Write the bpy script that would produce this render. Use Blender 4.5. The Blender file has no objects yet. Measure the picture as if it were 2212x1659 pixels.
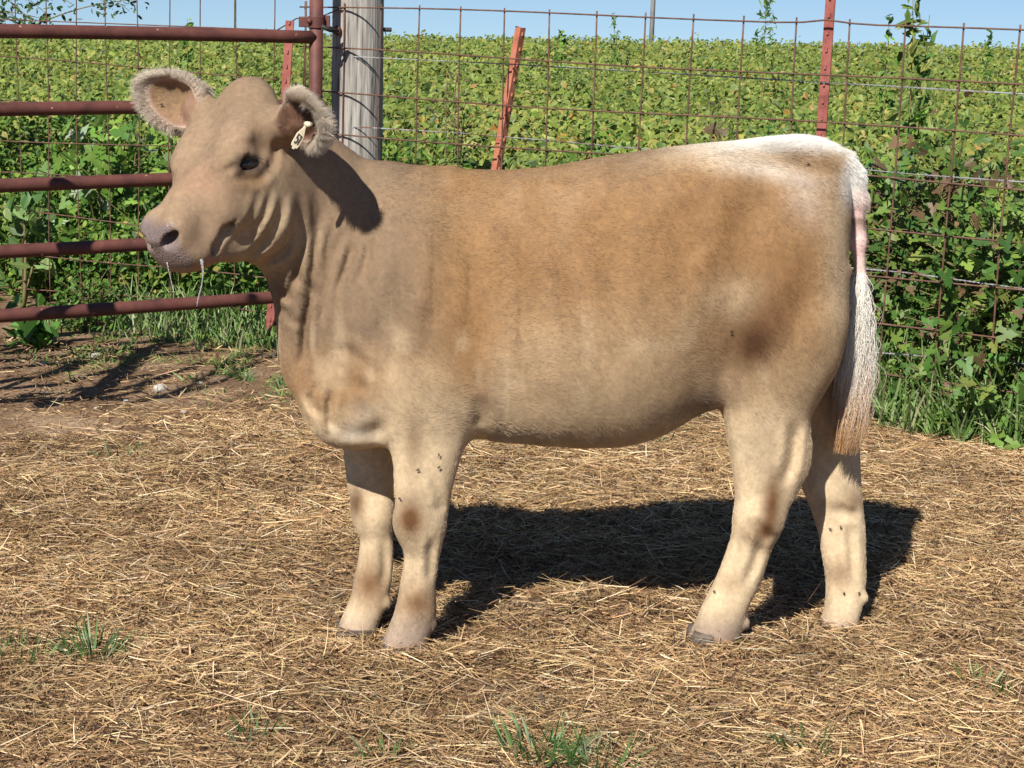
import bpy, math
import numpy as np
from mathutils import Vector, Matrix

SC = bpy.context.scene
COL = SC.collection
rng = np.random.default_rng(7)
PARTS = {'field', 'straw', 'fence', 'calf', 'coat', 'weeds', 'grass', 'small'}

# ---------------------------------------------------------------- camera
H, PITCH, ROLL, FPX, CX, CY = 1.3, math.radians(11.6), .031, 4000., 1106., 829.5
FW = np.array([0, math.cos(PITCH), -math.sin(PITCH)])
_u0 = np.array([0, math.sin(PITCH), math.cos(PITCH)])
_r0 = np.array([1., 0, 0])
UP = _u0 * math.cos(ROLL) - _r0 * math.sin(ROLL)
RT = _r0 * math.cos(ROLL) + _u0 * math.sin(ROLL)
CAM = np.array([0, 0, H])
cd = bpy.data.cameras.new('camera')
cam = bpy.data.objects.new('camera', cd)
COL.objects.link(cam)
cd.sensor_width = 36.
cd.lens = 36. * FPX / 2212.
cd.clip_start, cd.clip_end = .05, 2000.
cam.matrix_world = Matrix(((RT[0], UP[0], -FW[0], CAM[0]), (RT[1], UP[1], -FW[1], CAM[1]),
                           (RT[2], UP[2], -FW[2], CAM[2]), (0, 0, 0, 1)))
SC.camera = cam

# ---------------------------------------------------------------- sky, sun, exposure
SUN_TRAVEL = np.array([.40, 1.0, -.99]); SUN_TRAVEL /= np.linalg.norm(SUN_TRAVEL)
to_sun = -SUN_TRAVEL
sun_el = math.asin(to_sun[2])
sun_az = math.atan2(to_sun[0], to_sun[1])
W = bpy.data.worlds.new('World'); SC.world = W
W.use_nodes = True
nt = W.node_tree
for n in list(nt.nodes): nt.nodes.remove(n)
sky = nt.nodes.new('ShaderNodeTexSky'); sky.sky_type = 'NISHITA'; sky.sun_disc = False
sky.sun_elevation = sun_el; sky.sun_rotation = sun_az
sky.altitude = 500; sky.air_density = 1.0; sky.dust_density = .0; sky.ozone_density = 2.4
bg = nt.nodes.new('ShaderNodeBackground'); bg.inputs['Strength'].default_value = .050
wo = nt.nodes.new('ShaderNodeOutputWorld')
tcw = nt.nodes.new('ShaderNodeTexCoord'); vad = nt.nodes.new('ShaderNodeVectorMath'); vad.operation = 'ADD'
vad.inputs[1].default_value = (0, 0, .095)      # clear dry air: the blue reaches down to the skyline
nt.links.new(tcw.outputs['Generated'], vad.inputs[0]); nt.links.new(vad.outputs[0], sky.inputs['Vector'])
vmu = nt.nodes.new('ShaderNodeVectorMath'); vmu.operation = 'MULTIPLY'; vmu.inputs[1].default_value = (1.06, 1.15, 1.28)
nt.links.new(sky.outputs[0], vmu.inputs[0]); nt.links.new(vmu.outputs[0], bg.inputs[0]); nt.links.new(bg.outputs[0], wo.inputs[0])
sd = bpy.data.lights.new('sun', 'SUN'); sd.energy = 5.0; sd.angle = math.radians(.45); sd.color = (1, .965, .91)
sun = bpy.data.objects.new('sun', sd); COL.objects.link(sun)
sun.rotation_euler = Vector(to_sun).to_track_quat('Z', 'Y').to_euler()
sun.location = (-3, -4, 8)
SC.view_settings.view_transform = 'Standard'; SC.view_settings.look = 'None'
SC.view_settings.exposure = 0.64; SC.view_settings.gamma = 1.0
SC.render.engine = 'CYCLES'
SC.cycles.use_denoising = True
SC.cycles.max_bounces = 6; SC.cycles.diffuse_bounces = 3; SC.cycles.transparent_max_bounces = 8

# ---------------------------------------------------------------- helpers
def ray(x, y): return FW + RT * (x - CX) / FPX - UP * (y - CY) / FPX
def on_ground(x, y, z=0.):
    d = ray(x, y); return CAM + d * ((z - H) / d[2])
def at_y(x, y, Y):
    d = ray(x, y); return CAM + d * (Y / d[1])
def on_plane(x, y, p, n):
    d = ray(x, y); return CAM + d * (np.dot(np.asarray(p) - CAM, n) / np.dot(d, n))

def smoothstep(a, b, x):
    t = np.clip((x - a) / (b - a), 0, 1); return t * t * (3 - 2 * t)

def vnoise2(x, y, seed=0):
    """smooth value noise on arrays"""
    r = np.random.default_rng(seed).random((64, 64))
    xi = np.floor(x).astype(int); yi = np.floor(y).astype(int)
    fx = x - xi; fy = y - yi
    fx = fx * fx * (3 - 2 * fx); fy = fy * fy * (3 - 2 * fy)
    g = lambda a, b: r[a % 64, b % 64]
    return (g(xi, yi) * (1 - fx) * (1 - fy) + g(xi + 1, yi) * fx * (1 - fy)
            + g(xi, yi + 1) * (1 - fx) * fy + g(xi + 1, yi + 1) * fx * fy)

def vnoise3(p, s, seed=0):
    r = np.random.default_rng(seed).random((32, 32, 32)).astype(np.float32)
    q = p * s; i = np.floor(q).astype(int); f = q - i; f = f * f * (3 - 2 * f)
    out = 0
    for dx in (0, 1):
        for dy in (0, 1):
            for dz in (0, 1):
                w = ((f[..., 0] if dx else 1 - f[..., 0]) * (f[..., 1] if dy else 1 - f[..., 1])
                     * (f[..., 2] if dz else 1 - f[..., 2]))
                out = out + w * r[(i[..., 0] + dx) % 32, (i[..., 1] + dy) % 32, (i[..., 2] + dz) % 32]
    return out

def srgb(r, g, b):
    c = np.array([r, g, b], float) / 255.
    return np.where(c <= .04045, c / 12.92, ((c + .055) / 1.055) ** 2.4)

def link(name, data, parent=None):
    o = bpy.data.objects.new(name, data); COL.objects.link(o)
    if parent is not None: o.parent = parent
    return o

def tag(o, label=None, cat=None, group=None, kind=None):
    if label: o['label'] = label
    if cat: o['category'] = cat
    if group: o['group'] = group
    if kind: o['kind'] = kind
    return o

def empty(name, loc=(0, 0, 0), rz=0.):
    o = bpy.data.objects.new(name, None); COL.objects.link(o)
    o.location = loc; o.rotation_euler = (0, 0, rz); o.empty_display_size = .05
    return o

def mesh_np(name, v, f, mat, parent=None, smooth=True, tint=None):
    """v (N,3); f (M,k) int array or list of such arrays"""
    me = bpy.data.meshes.new(name)
    fs = f if isinstance(f, list) else [f]
    fs = [np.asarray(a, np.int32) for a in fs if len(a)]
    v = np.asarray(v, np.float32)
    me.vertices.add(len(v)); me.vertices.foreach_set('co', v.ravel())
    loops = np.concatenate([a.ravel() for a in fs])
    cnt = np.concatenate([np.full(len(a), a.shape[1], np.int32) for a in fs])
    st = np.concatenate([[0], np.cumsum(cnt)[:-1]]).astype(np.int32)
    me.loops.add(len(loops)); me.loops.foreach_set('vertex_index', loops.astype(np.int32))
    me.polygons.add(len(cnt)); me.polygons.foreach_set('loop_start', st)
    me.polygons.foreach_set('loop_total', cnt)
    me.polygons.foreach_set('use_smooth', np.full(len(cnt), smooth))
    me.update(calc_edges=True)
    me.validate()
    if tint is not None:
        a = me.attributes.new('tint', 'FLOAT_COLOR', 'POINT')
        t = np.ones((len(v), 4), np.float32); t[:, :3] = tint
        a.data.foreach_set('color', t.ravel())
    if mat is not None: me.materials.append(mat)
    return link(name, me, parent)

class MB:
    """collects shapes, builds ONE mesh object"""
    def __init__(s): s.v = []; s.f = []; s.n = 0
    def add(s, v, f):
        v = np.asarray(v, float); s.v.append(v)
        s.f += [[i + s.n for i in q] for q in f]; s.n += len(v)
    def tube(s, pts, r, k=8, cap=True):
        pts = np.asarray(pts, float); n = len(pts)
        r = np.broadcast_to(np.asarray(r, float), (n,))
        t = np.gradient(pts, axis=0); t /= np.linalg.norm(t, axis=1)[:, None] + 1e-12
        a = np.array([0, 0, 1.]) if abs(t[0, 2]) < .9 else np.array([1., 0, 0])
        nn = np.cross(t[0], a); nn /= np.linalg.norm(nn)
        vs = []
        ang = np.arange(k) * 2 * math.pi / k
        for i in range(n):
            nn = nn - t[i] * np.dot(nn, t[i]); nn /= np.linalg.norm(nn)
            b = np.cross(t[i], nn)
            vs.append(pts[i] + r[i] * (np.cos(ang)[:, None] * nn + np.sin(ang)[:, None] * b))
        f = []
        for i in range(n - 1):
            for j in range(k):
                j2 = (j + 1) % k
                f.append([i * k + j, i * k + j2, (i + 1) * k + j2, (i + 1) * k + j])
        if cap:
            f.append(list(range(k))[::-1]); f.append([(n - 1) * k + j for j in range(k)])
        s.add(np.concatenate(vs), f)
    def box(s, c, size, ax=None):
        c = np.asarray(c, float); h = np.asarray(size, float) / 2
        ax = np.eye(3) if ax is None else np.asarray(ax, float)
        v = [c + ax[0] * sx * h[0] + ax[1] * sy * h[1] + ax[2] * sz * h[2]
             for sx in (-1, 1) for sy in (-1, 1) for sz in (-1, 1)]
        s.add(v, [[0, 1, 3, 2], [4, 6, 7, 5], [0, 4, 5, 1], [2, 3, 7, 6], [0, 2, 6, 4], [1, 5, 7, 3]])
    def ball(s, c, rad, ax=None, nu=10, nv=7):
        c = np.asarray(c, float); rad = np.broadcast_to(np.asarray(rad, float), (3,))
        ax = np.eye(3) if ax is None else np.asarray(ax, float)
        v = []
        for i in range(nv + 1):
            th = math.pi * (i + .02) / (nv + .04)
            for j in range(nu):
                ph = 2 * math.pi * j / nu
                q = np.array([math.sin(th) * math.cos(ph), math.sin(th) * math.sin(ph), math.cos(th)]) * rad
                v.append(c + q @ ax)
        f = [[i * nu + j, (i + 1) * nu + j, (i + 1) * nu + (j + 1) % nu, i * nu + (j + 1) % nu]
             for i in range(nv) for j in range(nu)]
        f.append([j for j in range(nu)]); f.append([nv * nu + j for j in range(nu)][::-1])
        s.add(v, f)
    def prism(s, poly, z0, z1, origin, ex, ey, ez):
        """extruded outline"""
        poly = np.asarray(poly, float); n = len(poly)
        o, ex, ey, ez = (np.asarray(a, float) for a in (origin, ex, ey, ez))
        base = o + poly[:, :1] * ex + poly[:, 1:] * ey
        s.add(np.concatenate([base + ez * z0, base + ez * z1]),
              [[i, (i + 1) % n, n + (i + 1) % n, n + i] for i in range(n)]
              + [list(range(n))[::-1], [n + i for i in range(n)]])
    def build(s, name, mat, parent=None, smooth=False, offset=None, bevel=0):
        v = np.concatenate(s.v)
        if offset is not None: v = v - np.asarray(offset)
        me = bpy.data.meshes.new(name)
        me.from_pydata(v.tolist(), [], s.f)
        me.polygons.foreach_set('use_smooth', np.full(len(me.polygons), smooth))
        me.materials.append(mat)
        o = link(name, me, parent)
        if bevel:
            m = o.modifiers.new('bevel', 'BEVEL'); m.width = bevel; m.segments = 2; m.limit_method = 'ANGLE'
        return o

# ---------------------------------------------------------------- materials
def new_mat(name):
    m = bpy.data.materials.new(name); m.use_nodes = True
    t = m.node_tree
    for n in list(t.nodes): t.nodes.remove(n)
    out = t.nodes.new('ShaderNodeOutputMaterial')
    b = t.nodes.new('ShaderNodeBsdfPrincipled')
    t.links.new(b.outputs[0], out.inputs[0])
    return m, t, b, out
def nd(t, kind, **kw):
    n = t.nodes.new(kind)
    for k, v in kw.items():
        if k in n.inputs: n.inputs[k].default_value = v
        else: setattr(n, k, v)
    return n
def ramp(t, fac, stops):
    r = t.nodes.new('ShaderNodeValToRGB')
    while len(r.color_ramp.elements) < len(stops): r.color_ramp.elements.new(.5)
    for e, (p, c) in zip(r.color_ramp.elements, stops):
        e.position = p; e.color = (*c, 1)
    t.links.new(fac, r.inputs[0]); return r
def noise_mat(name, stops, scale=20., rough=.8, detail=6., bump=.3, bscale=60., bdist=.002, metal=0., spec=.3, stretch=None):
    m, t, b, out = new_mat(name)
    tc = nd(t, 'ShaderNodeTexCoord'); src = tc.outputs['Object']
    if stretch:
        mp = nd(t, 'ShaderNodeMapping'); mp.inputs['Scale'].default_value = stretch
        t.links.new(src, mp.inputs[0]); src = mp.outputs[0]
    n = nd(t, 'ShaderNodeTexNoise', Scale=scale, Detail=detail, Roughness=.65)
    t.links.new(src, n.inputs['Vector'])
    r = ramp(t, n.outputs['Fac'], stops); t.links.new(r.outputs[0], b.inputs['Base Color'])
    n2 = nd(t, 'ShaderNodeTexNoise', Scale=bscale, Detail=4.)
    t.links.new(src, n2.inputs['Vector'])
    bp = nd(t, 'ShaderNodeBump', Strength=bump, Distance=bdist)
    t.links.new(n2.outputs['Fac'], bp.inputs['Height']); t.links.new(bp.outputs[0], b.inputs['Normal'])
    b.inputs['Roughness'].default_value = rough; b.inputs['Metallic'].default_value = metal
    b.inputs['Specular IOR Level'].default_value = spec
    return m
def add_flecks(m, scale, lo, col):
    t = m.node_tree; b = [n for n in t.nodes if n.type == 'BSDF_PRINCIPLED'][0]
    src = b.inputs['Base Color'].links[0].from_socket
    tc = nd(t, 'ShaderNodeTexCoord'); n = nd(t, 'ShaderNodeTexNoise', Scale=scale, Detail=3., Roughness=.6); t.links.new(tc.outputs['Object'], n.inputs['Vector'])
    mr = nd(t, 'ShaderNodeMapRange'); mr.inputs['From Min'].default_value = lo; mr.inputs['From Max'].default_value = lo + .03
    t.links.new(n.outputs['Fac'], mr.inputs['Value'])
    mx = nd(t, 'ShaderNodeMix', data_type='RGBA'); mx.inputs[7].default_value = (*col, 1)
    t.links.new(mr.outputs[0], mx.inputs[0]); t.links.new(src, mx.inputs[6]); t.links.new(mx.outputs[2], b.inputs['Base Color'])
def tint_mat(name, rough=.7, spec=.25, trans=0., nscale=0., namt=.3):
    """colour carried by the mesh's own 'tint' attribute, optional leaf translucency"""
    m, t, b, out = new_mat(name)
    a = nd(t, 'ShaderNodeAttribute', attribute_name='tint'); c = a.outputs['Color']
    if nscale:
        n = nd(t, 'ShaderNodeTexNoise', Scale=nscale, Detail=5.)
        tc = nd(t, 'ShaderNodeTexCoord'); t.links.new(tc.outputs['Object'], n.inputs['Vector'])
        mr = nd(t, 'ShaderNodeMapRange'); mr.inputs['From Min'].default_value = .25; mr.inputs['From Max'].default_value = .75
        mr.inputs['To Min'].default_value = 1 - namt; mr.inputs['To Max'].default_value = 1 + namt
        t.links.new(n.outputs['Fac'], mr.inputs['Value'])
        mx = nd(t, 'ShaderNodeVectorMath', operation='SCALE')
        t.links.new(c, mx.inputs[0]); t.links.new(mr.outputs[0], mx.inputs['Scale']); c = mx.outputs[0]
    t.links.new(c, b.inputs['Base Color'])
    b.inputs['Roughness'].default_value = rough; b.inputs['Specular IOR Level'].default_value = spec
    if trans:
        tr = nd(t, 'ShaderNodeBsdfTranslucent'); t.links.new(c, tr.inputs[0])
        mix = nd(t, 'ShaderNodeMixShader'); mix.inputs[0].default_value = trans
        t.links.new(b.outputs[0], mix.inputs[1]); t.links.new(tr.outputs[0], mix.inputs[2])
        t.links.new(mix.outputs[0], out.inputs[0])
    return m

M_leaf = tint_mat('leaf', rough=.5, spec=.3, trans=.3)
M_grass = tint_mat('grass_blade', rough=.5, spec=.3, trans=.25)
M_straw = tint_mat('straw', rough=.6, spec=.25)
M_gate = noise_mat('rusty_red_pipe', [(.3, (.068, .024, .019)), (.5, (.105, .036, .027)), (.66, (.135, .048, .033)), (.78, (.19, .08, .045))], 14, .62, bump=.25, bscale=180, spec=.35)
add_flecks(M_gate, 38., .705, (.40, .24, .15))
M_tpost = noise_mat('weathered_red_steel', [(.3, (.12, .035, .025)), (.5, (.26, .075, .058)), (.66, (.32, .115, .09)), (.8, (.19, .09, .06))], 16, .65, bump=.3, bscale=120)
M_orange = noise_mat('faded_orange_steel', [(.3, (.24, .068, .036)), (.5, (.40, .14, .08)), (.7, (.46, .19, .12)), (.85, (.22, .10, .06))], 18, .65, bump=.3, bscale=120)
M_wire = noise_mat('rusty_wire', [(.3, (.055, .028, .018)), (.55, (.13, .065, .042)), (.75, (.20, .115, .075))], 30, .6, bump=.2, bscale=200)
M_galv = noise_mat('galvanised_wire', [(.40, (.16, .07, .045)), (.47, (.24, .235, .235)), (.7, (.33, .33, .34))], 14, .45, bump=.1)
M_wood = noise_mat('weathered_wood', [(.34, (.07, .062, .053)), (.43, (.21, .192, .165)), (.56, (.33, .305, .265)), (.74, (.44, .415, .37))], 11, .88, detail=10, bump=.8, bscale=18, bdist=.006, stretch=(7, 7, .35))
M_dark = noise_mat('dark_iron', [(.3, (.012, .011, .011)), (.7, (.04, .03, .026))], 20, .6)
M_stone = noise_mat('pale_stone', [(.3, (.26, .23, .19)), (.6, (.46, .42, .36)), (.8, (.56, .53, .47))], 25, .9, bump=.6, bscale=40, bdist=.004)
M_pole = noise_mat('grey_pole', [(.3, (.22, .20, .18)), (.7, (.34, .32, .29))], 3, .9)
M_bark = noise_mat('weed_stem', [(.3, (.10, .09, .03)), (.7, (.2, .17, .07))], 20, .8)
M_fly = noise_mat('fly_body', [(.3, (.008, .007, .006)), (.7, (.025, .02, .016))], 300, .5)

# ---------------------------------------------------------------- ground
def mound(x, y):
    """straw litter height"""
    z = .030 * (vnoise2(x * 2.3 + 5, y * 2.3, 3) - .45) + .022 * (vnoise2(x * 6.1, y * 6.1 + 3, 4) - .5)
    z = z + .010 * (vnoise2(x * 17, y * 17, 5) - .5)
    for (px, py, h, sx, sy) in ((1330, 1330, .05, .17, .07), (1590, 1385, .025, .15, .06), (1850, 1395, .012, .14, .06),
                                (1010, 1440, .03, .18, .08), (1180, 1345, .03, .10, .05)):
        g = on_ground(px, py)
        z = z + h * np.exp(-((x - g[0]) / sx) ** 2 - ((y - g[1]) / sy) ** 2)
    for px, py in ((870, 1405), (770, 1370), (1540, 1375), (1808, 1368)):     # the front hooves have trodden the litter down
        g = on_ground(px, py); k = np.exp(-((x - g[0]) / .12) ** 2 - ((y - g[1]) / .12) ** 2)
        z = z * (1 - .8 * k)
    z = z * (1 - smoothstep(5.4, 6.4, y + .25 * x))
    return z
def field_z(x, y):
    """lie of the land behind the fence"""
    d = np.maximum(y - 8, 0)
    z = d * .0012 + np.clip(d, 0, 26) / 26 * np.clip(x + 6, -4, 22) * .0125
    z = z - np.maximum(y - 33, 0) ** 2 * .004
    return z
def ground_z(x, y):
    return mound(x, y) + np.where(y > 8, field_z(x, y), 0)

def grid_sheet(name, xs, ys, zf, mat):
    X, Y = np.meshgrid(xs, ys, indexing='ij'); Z = zf(X, Y)
    v = np.stack([X, Y, Z], -1).reshape(-1, 3)
    nx, ny = X.shape; i = np.arange(nx * ny).reshape(nx, ny)
    f = np.stack([i[:-1, :-1], i[1:, :-1], i[1:, 1:], i[:-1, 1:]], -1).reshape(-1, 4)
    return mesh_np(name, v, f, mat)

def make_ground():
    m, t, b, out = new_mat('bare_dirt')
    tc = nd(t, 'ShaderNodeTexCoord')
    n = nd(t, 'ShaderNodeTexNoise', Scale=3.2, Detail=9., Roughness=.7); t.links.new(tc.outputs['Object'], n.inputs['Vector'])
    r = ramp(t, n.outputs['Fac'], [(.3, (.12, .075, .043)), (.5, (.24, .155, .092)), (.62, (.33, .23, .145)), (.8, (.40, .30, .20))])
    n3 = nd(t, 'ShaderNodeTexNoise', Scale=150., Detail=4.); t.links.new(tc.outputs['Object'], n3.inputs['Vector'])
    r3 = ramp(t, n3.outputs['Fac'], [(.3, (.55, .55, .55)), (.7, (1.25, 1.2, 1.15))])
    mu = nd(t, 'ShaderNodeVectorMath', operation='MULTIPLY'); t.links.new(r.outputs[0], mu.inputs[0]); t.links.new(r3.outputs[0], mu.inputs[1])
    t.links.new(mu.outputs[0], b.inputs['Base Color'])
    n2 = nd(t, 'ShaderNodeTexNoise', Scale=55., Detail=8., Roughness=.7); t.links.new(tc.outputs['Object'], n2.inputs['Vector'])
    bp = nd(t, 'ShaderNodeBump', Strength=.9, Distance=.012); t.links.new(n2.outputs['Fac'], bp.inputs['Height'])
    t.links.new(bp.outputs[0], b.inputs['Normal']); b.inputs['Roughness'].default_value = .95
    b.inputs['Specular IOR Level'].default_value = .1
    xs = np.unique(np.concatenate([np.linspace(-300, -12, 20), np.linspace(-12, -3, 30), np.linspace(-3, 3, 260), np.linspace(3, 12, 30), np.linspace(12, 300, 20)]))
    ys = np.unique(np.concatenate([np.linspace(-60, 1, 14), np.linspace(1, 7.5, 300), np.linspace(7.5, 40, 80), np.linspace(40, 60, 12)]))
    g = grid_sheet('ground', xs, ys, ground_z, m); tag(g, kind='structure')
make_ground()
# ---------------------------------------------------------------- leaves and blades
def leaf_mesh(name, pos, size, nrm, aspect, tint, mat, parent=None, fold=.25):
    """many ovate leaves, each two faces folded along the midrib"""
    n = len(pos)
    nrm = nrm / np.linalg.norm(nrm, axis=1)[:, None]
    a = rng.normal(size=(n, 3)); a[:, 2] -= .5
    a -= nrm * (a * nrm).sum(1)[:, None]; a /= np.linalg.norm(a, axis=1)[:, None]
    b = np.cross(nrm, a)
    s = np.asarray(size)[:, None]; w = s * np.broadcast_to(np.asarray(aspect, float), (n,))[:, None]
    fo = (fold * rng.uniform(-.3, 1.6, n))[:, None] * w
    base = pos - a * s * .5; tip = pos + a * s * .5 - nrm * s * .12 * rng.uniform(0, 1.6, n)[:, None]
    l1 = pos - a * s * .22 + b * w * .46 + nrm * fo; l2 = pos + a * s * .16 + b * w * .40 + nrm * fo
    r1 = pos - a * s * .22 - b * w * .46 + nrm * fo; r2 = pos + a * s * .16 - b * w * .40 + nrm * fo
    v = np.stack([base, tip, l1, l2, r1, r2], 1).reshape(-1, 3)
    k = (np.arange(n) * 6)[:, None]
    f = np.concatenate([k + np.array([[0, 1, 3, 2]]), k + np.array([[0, 4, 5, 1]])])
    return mesh_np(name, v, f, mat, parent, smooth=False, tint=np.repeat(tint, 6, 0))

def lobed_leaf_mesh(name, pos, size, nrm, tint, mat, parent=None):
    """palmate leaves: a five lobed outline fanned round the stalk end, cupped a little"""
    n = len(pos); nrm = nrm / np.linalg.norm(nrm, axis=1)[:, None]
    a = rng.normal(size=(n, 3)); a[:, 2] -= .8; a -= nrm * (a * nrm).sum(1)[:, None]; a /= np.linalg.norm(a, axis=1)[:, None]
    b = np.cross(nrm, a); K = 17
    th = np.linspace(-2.75, 2.75, K); rr = .42 + .17 * np.cos(th * 2.5 * 1.14) + .06 * np.cos(th * 9) + .06 * np.cos(th)
    s = np.asarray(size)[:, None]; vs = [pos]
    cup = rng.uniform(-.25, .35, n)[:, None]
    for t_, r_ in zip(th, rr):
        j = rng.uniform(.92, 1.08, (n, 1))
        vs.append(pos + s * r_ * j * (a * math.cos(t_) + b * math.sin(t_)) + nrm * s * cup * (r_ * abs(math.sin(t_)) ** 1.5 - .1))
    v = np.stack(vs, 1).reshape(-1, 3); k = (np.arange(n) * (K + 1))[:, None]
    f = np.concatenate([k + np.array([[0, 1 + i, 2 + i]]) for i in range(K - 1)])
    return mesh_np(name, v, f, mat, parent, smooth=False, tint=np.repeat(tint, K + 1, 0))

def blade_mesh(name, root, direc, length, width, droop, tint, mat, parent=None, seg=3):
    """many tapering blades (grass, straw): strips bending over along their length"""
    n = len(root)
    d = direc / np.linalg.norm(direc, axis=1)[:, None]
    side = np.cross(d, rng.normal(size=(n, 3))); side /= np.linalg.norm(side, axis=1)[:, None] + 1e-9
    L = np.asarray(length)[:, None]; Wd = np.asarray(width)[:, None]
    dr = np.asarray(droop)
    if dr.ndim == 1: dr = np.stack([0 * dr, 0 * dr, -dr], 1)
    vs = []
    for i in range(seg + 1):
        t = i / seg
        c = root + d * L * t + dr * L * t * t
        w = Wd * (1 - .75 * t ** 2) * .5
        vs += [c - side * w, c + side * w]
    v = np.stack(vs, 1).reshape(-1, 3)
    k = (np.arange(n) * 2 * (seg + 1))[:, None]
    f = np.concatenate([k + np.array([[2 * i, 2 * i + 1, 2 * i + 3, 2 * i + 2]]) for i in range(seg)])
    return mesh_np(name, v, f, mat, parent, smooth=False, tint=np.repeat(tint, 2 * (seg + 1), 0))

def pick(cols, n, p=None, jit=.2):
    cols = np.asarray(cols, float); i = rng.choice(len(cols), n, p=p)
    j = rng.uniform(1 - jit, 1 + jit, (n, 1)) * rng.uniform(1 - jit * .3, 1 + jit * .3, (n, 3))
    return cols[i] * j

GREENS = [(.095, .150, .026), (.135, .195, .032), (.175, .232, .038), (.215, .252, .046), (.27, .25, .055), (.30, .19, .04), (.055, .10, .022)]

# fence line (right) and wire line (left): where they stand on the ground
FR0, FR1 = np.array([-.69, 7.02]), np.array([1.545, 5.60])
FDIR = (FR1 - FR0) / np.linalg.norm(FR1 - FR0)
FL0, FL1 = np.array([-2.12, 7.65]), np.array([-.86, 7.10])
def fence_y(x):
    r = FR0[1] + (x - FR0[0]) * FDIR[1] / FDIR[0]
    l = FL1[1] + (x - FL1[0]) * (FL0[1] - FL1[1]) / (FL0[0] - FL1[0])
    return np.where(x < -.75, np.minimum(l, 9.5), np.maximum(r, 3.5))

if 'field' in PARTS:
    # soybean field: leaves through the top of the canopy, thinning with distance
    def canopy(n, y0, y1, smin, smax):
        u = rng.random(n)
        y = (y0 ** 2 + (y1 ** 2 - y0 ** 2) * u) ** .5 if y1 < 14 else y0 * (y1 / y0) ** u
        x = np.where(rng.random(n) < .84, rng.uniform(-.32, .32, n), rng.choice([-1, 1], n) * rng.uniform(.32, .62, n)) * y
        return x, y, rng.uniform(smin, smax, n)
    xs, ys, ss = [], [], []
    for n, a, b, s0, s1 in ((150000, 6.2, 11.5, .028, .06), (120000, 11.0, 20, .034, .068), (90000, 19, 37, .048, .09)):
        x, y, s = canopy(n, a, b, s0, s1); xs.append(x); ys.append(y); ss.append(s)
    x = np.concatenate(xs); y = np.concatenate(ys); s = np.concatenate(ss)
    off = np.where(x < -.75, 1.15, .75)
    edge = y - fence_y(x) - off
    keep = edge > 0
    x, y, s, edge = x[keep], y[keep], s[keep], edge[keep]
    top = .57 * smoothstep(-.35, .75, edge) * (1 + .16 * (vnoise2(x * 2.2, y * 1.6, 11) - .5) + .12 * (vnoise2(x * 5, y * 4, 12) - .5))
    depth = rng.random(len(x)) ** 1.6
    near = edge < 1.0
    z = top * (1 - depth * np.where(near, .95, .5))
    z = z + field_z(x, y) * (y > 8) + .03 * rng.normal(size=len(x)) + np.where(rng.random(len(x)) < .02, .08, 0)
    nrm = rng.normal(size=(len(x), 3)) * .55 + np.array([-.25, -.55, .75])
    patch = vnoise2(x * .9 + 3, y * .5, 13)
    tint = pick(GREENS, len(x), [.17, .29, .29, .14, .035, .005, .07], .18)
    ob = patch > .68
    tint[ob] = pick(GREENS, int(ob.sum()), [.11, .20, .28, .24, .10, .02, .05], .2)
    tint *= np.array([1.04, .97, 1.15]); tint *= (.98 + .34 * vnoise2(x * 1.7, y * 1.1, 14))[:, None]
    o = leaf_mesh('soybean_crop', np.stack([x, y, z], 1), s, nrm, rng.uniform(.42, .82, len(x)), tint, M_leaf)
    tag(o, 'dense yellow green soybean crop filling the field behind the wire fence', 'crop', kind='stuff')

if 'weeds' in PARTS:
    # weedy growth along the foot of the wire, behind the gate and behind the right panel
    n = 60000
    x = rng.uniform(-2.9, 3.1, n); off = rng.uniform(.06, 1.5, n) ** 1.0
    left = x < -.75
    y = fence_y(x) + off
    hmax = np.where(left, .30 + .30 * smoothstep(.2, 1.2, off), .20 + .42 * smoothstep(.05, .8, off))
    hmax *= .55 + .9 * vnoise2(x * 3, y * 3, 21)
    z = hmax * rng.random(n) ** .7
    keep = (rng.random(n) < np.where(left, 1., .9)) & (y > 4)
    x, y, z, left = x[keep], y[keep], z[keep], left[keep]
    nrm = rng.normal(size=(len(x), 3)) * .7 + np.array([-.2, -.5, .7])
    tint = pick([(.08, .165, .026), (.13, .22, .034), (.19, .275, .046), (.05, .10, .02), (.27, .24, .065)], len(x), [.3, .32, .2, .13, .05], .25)
    o = leaf_mesh('weed_growth', np.stack([x, y, z], 1), rng.uniform(.022, .055, len(x)), nrm, rng.uniform(.4, .65, len(x)), tint, M_leaf)
    tag(o, 'low tangle of small leaved weeds along the foot of the wire fence', 'weeds', kind='stuff')

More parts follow.
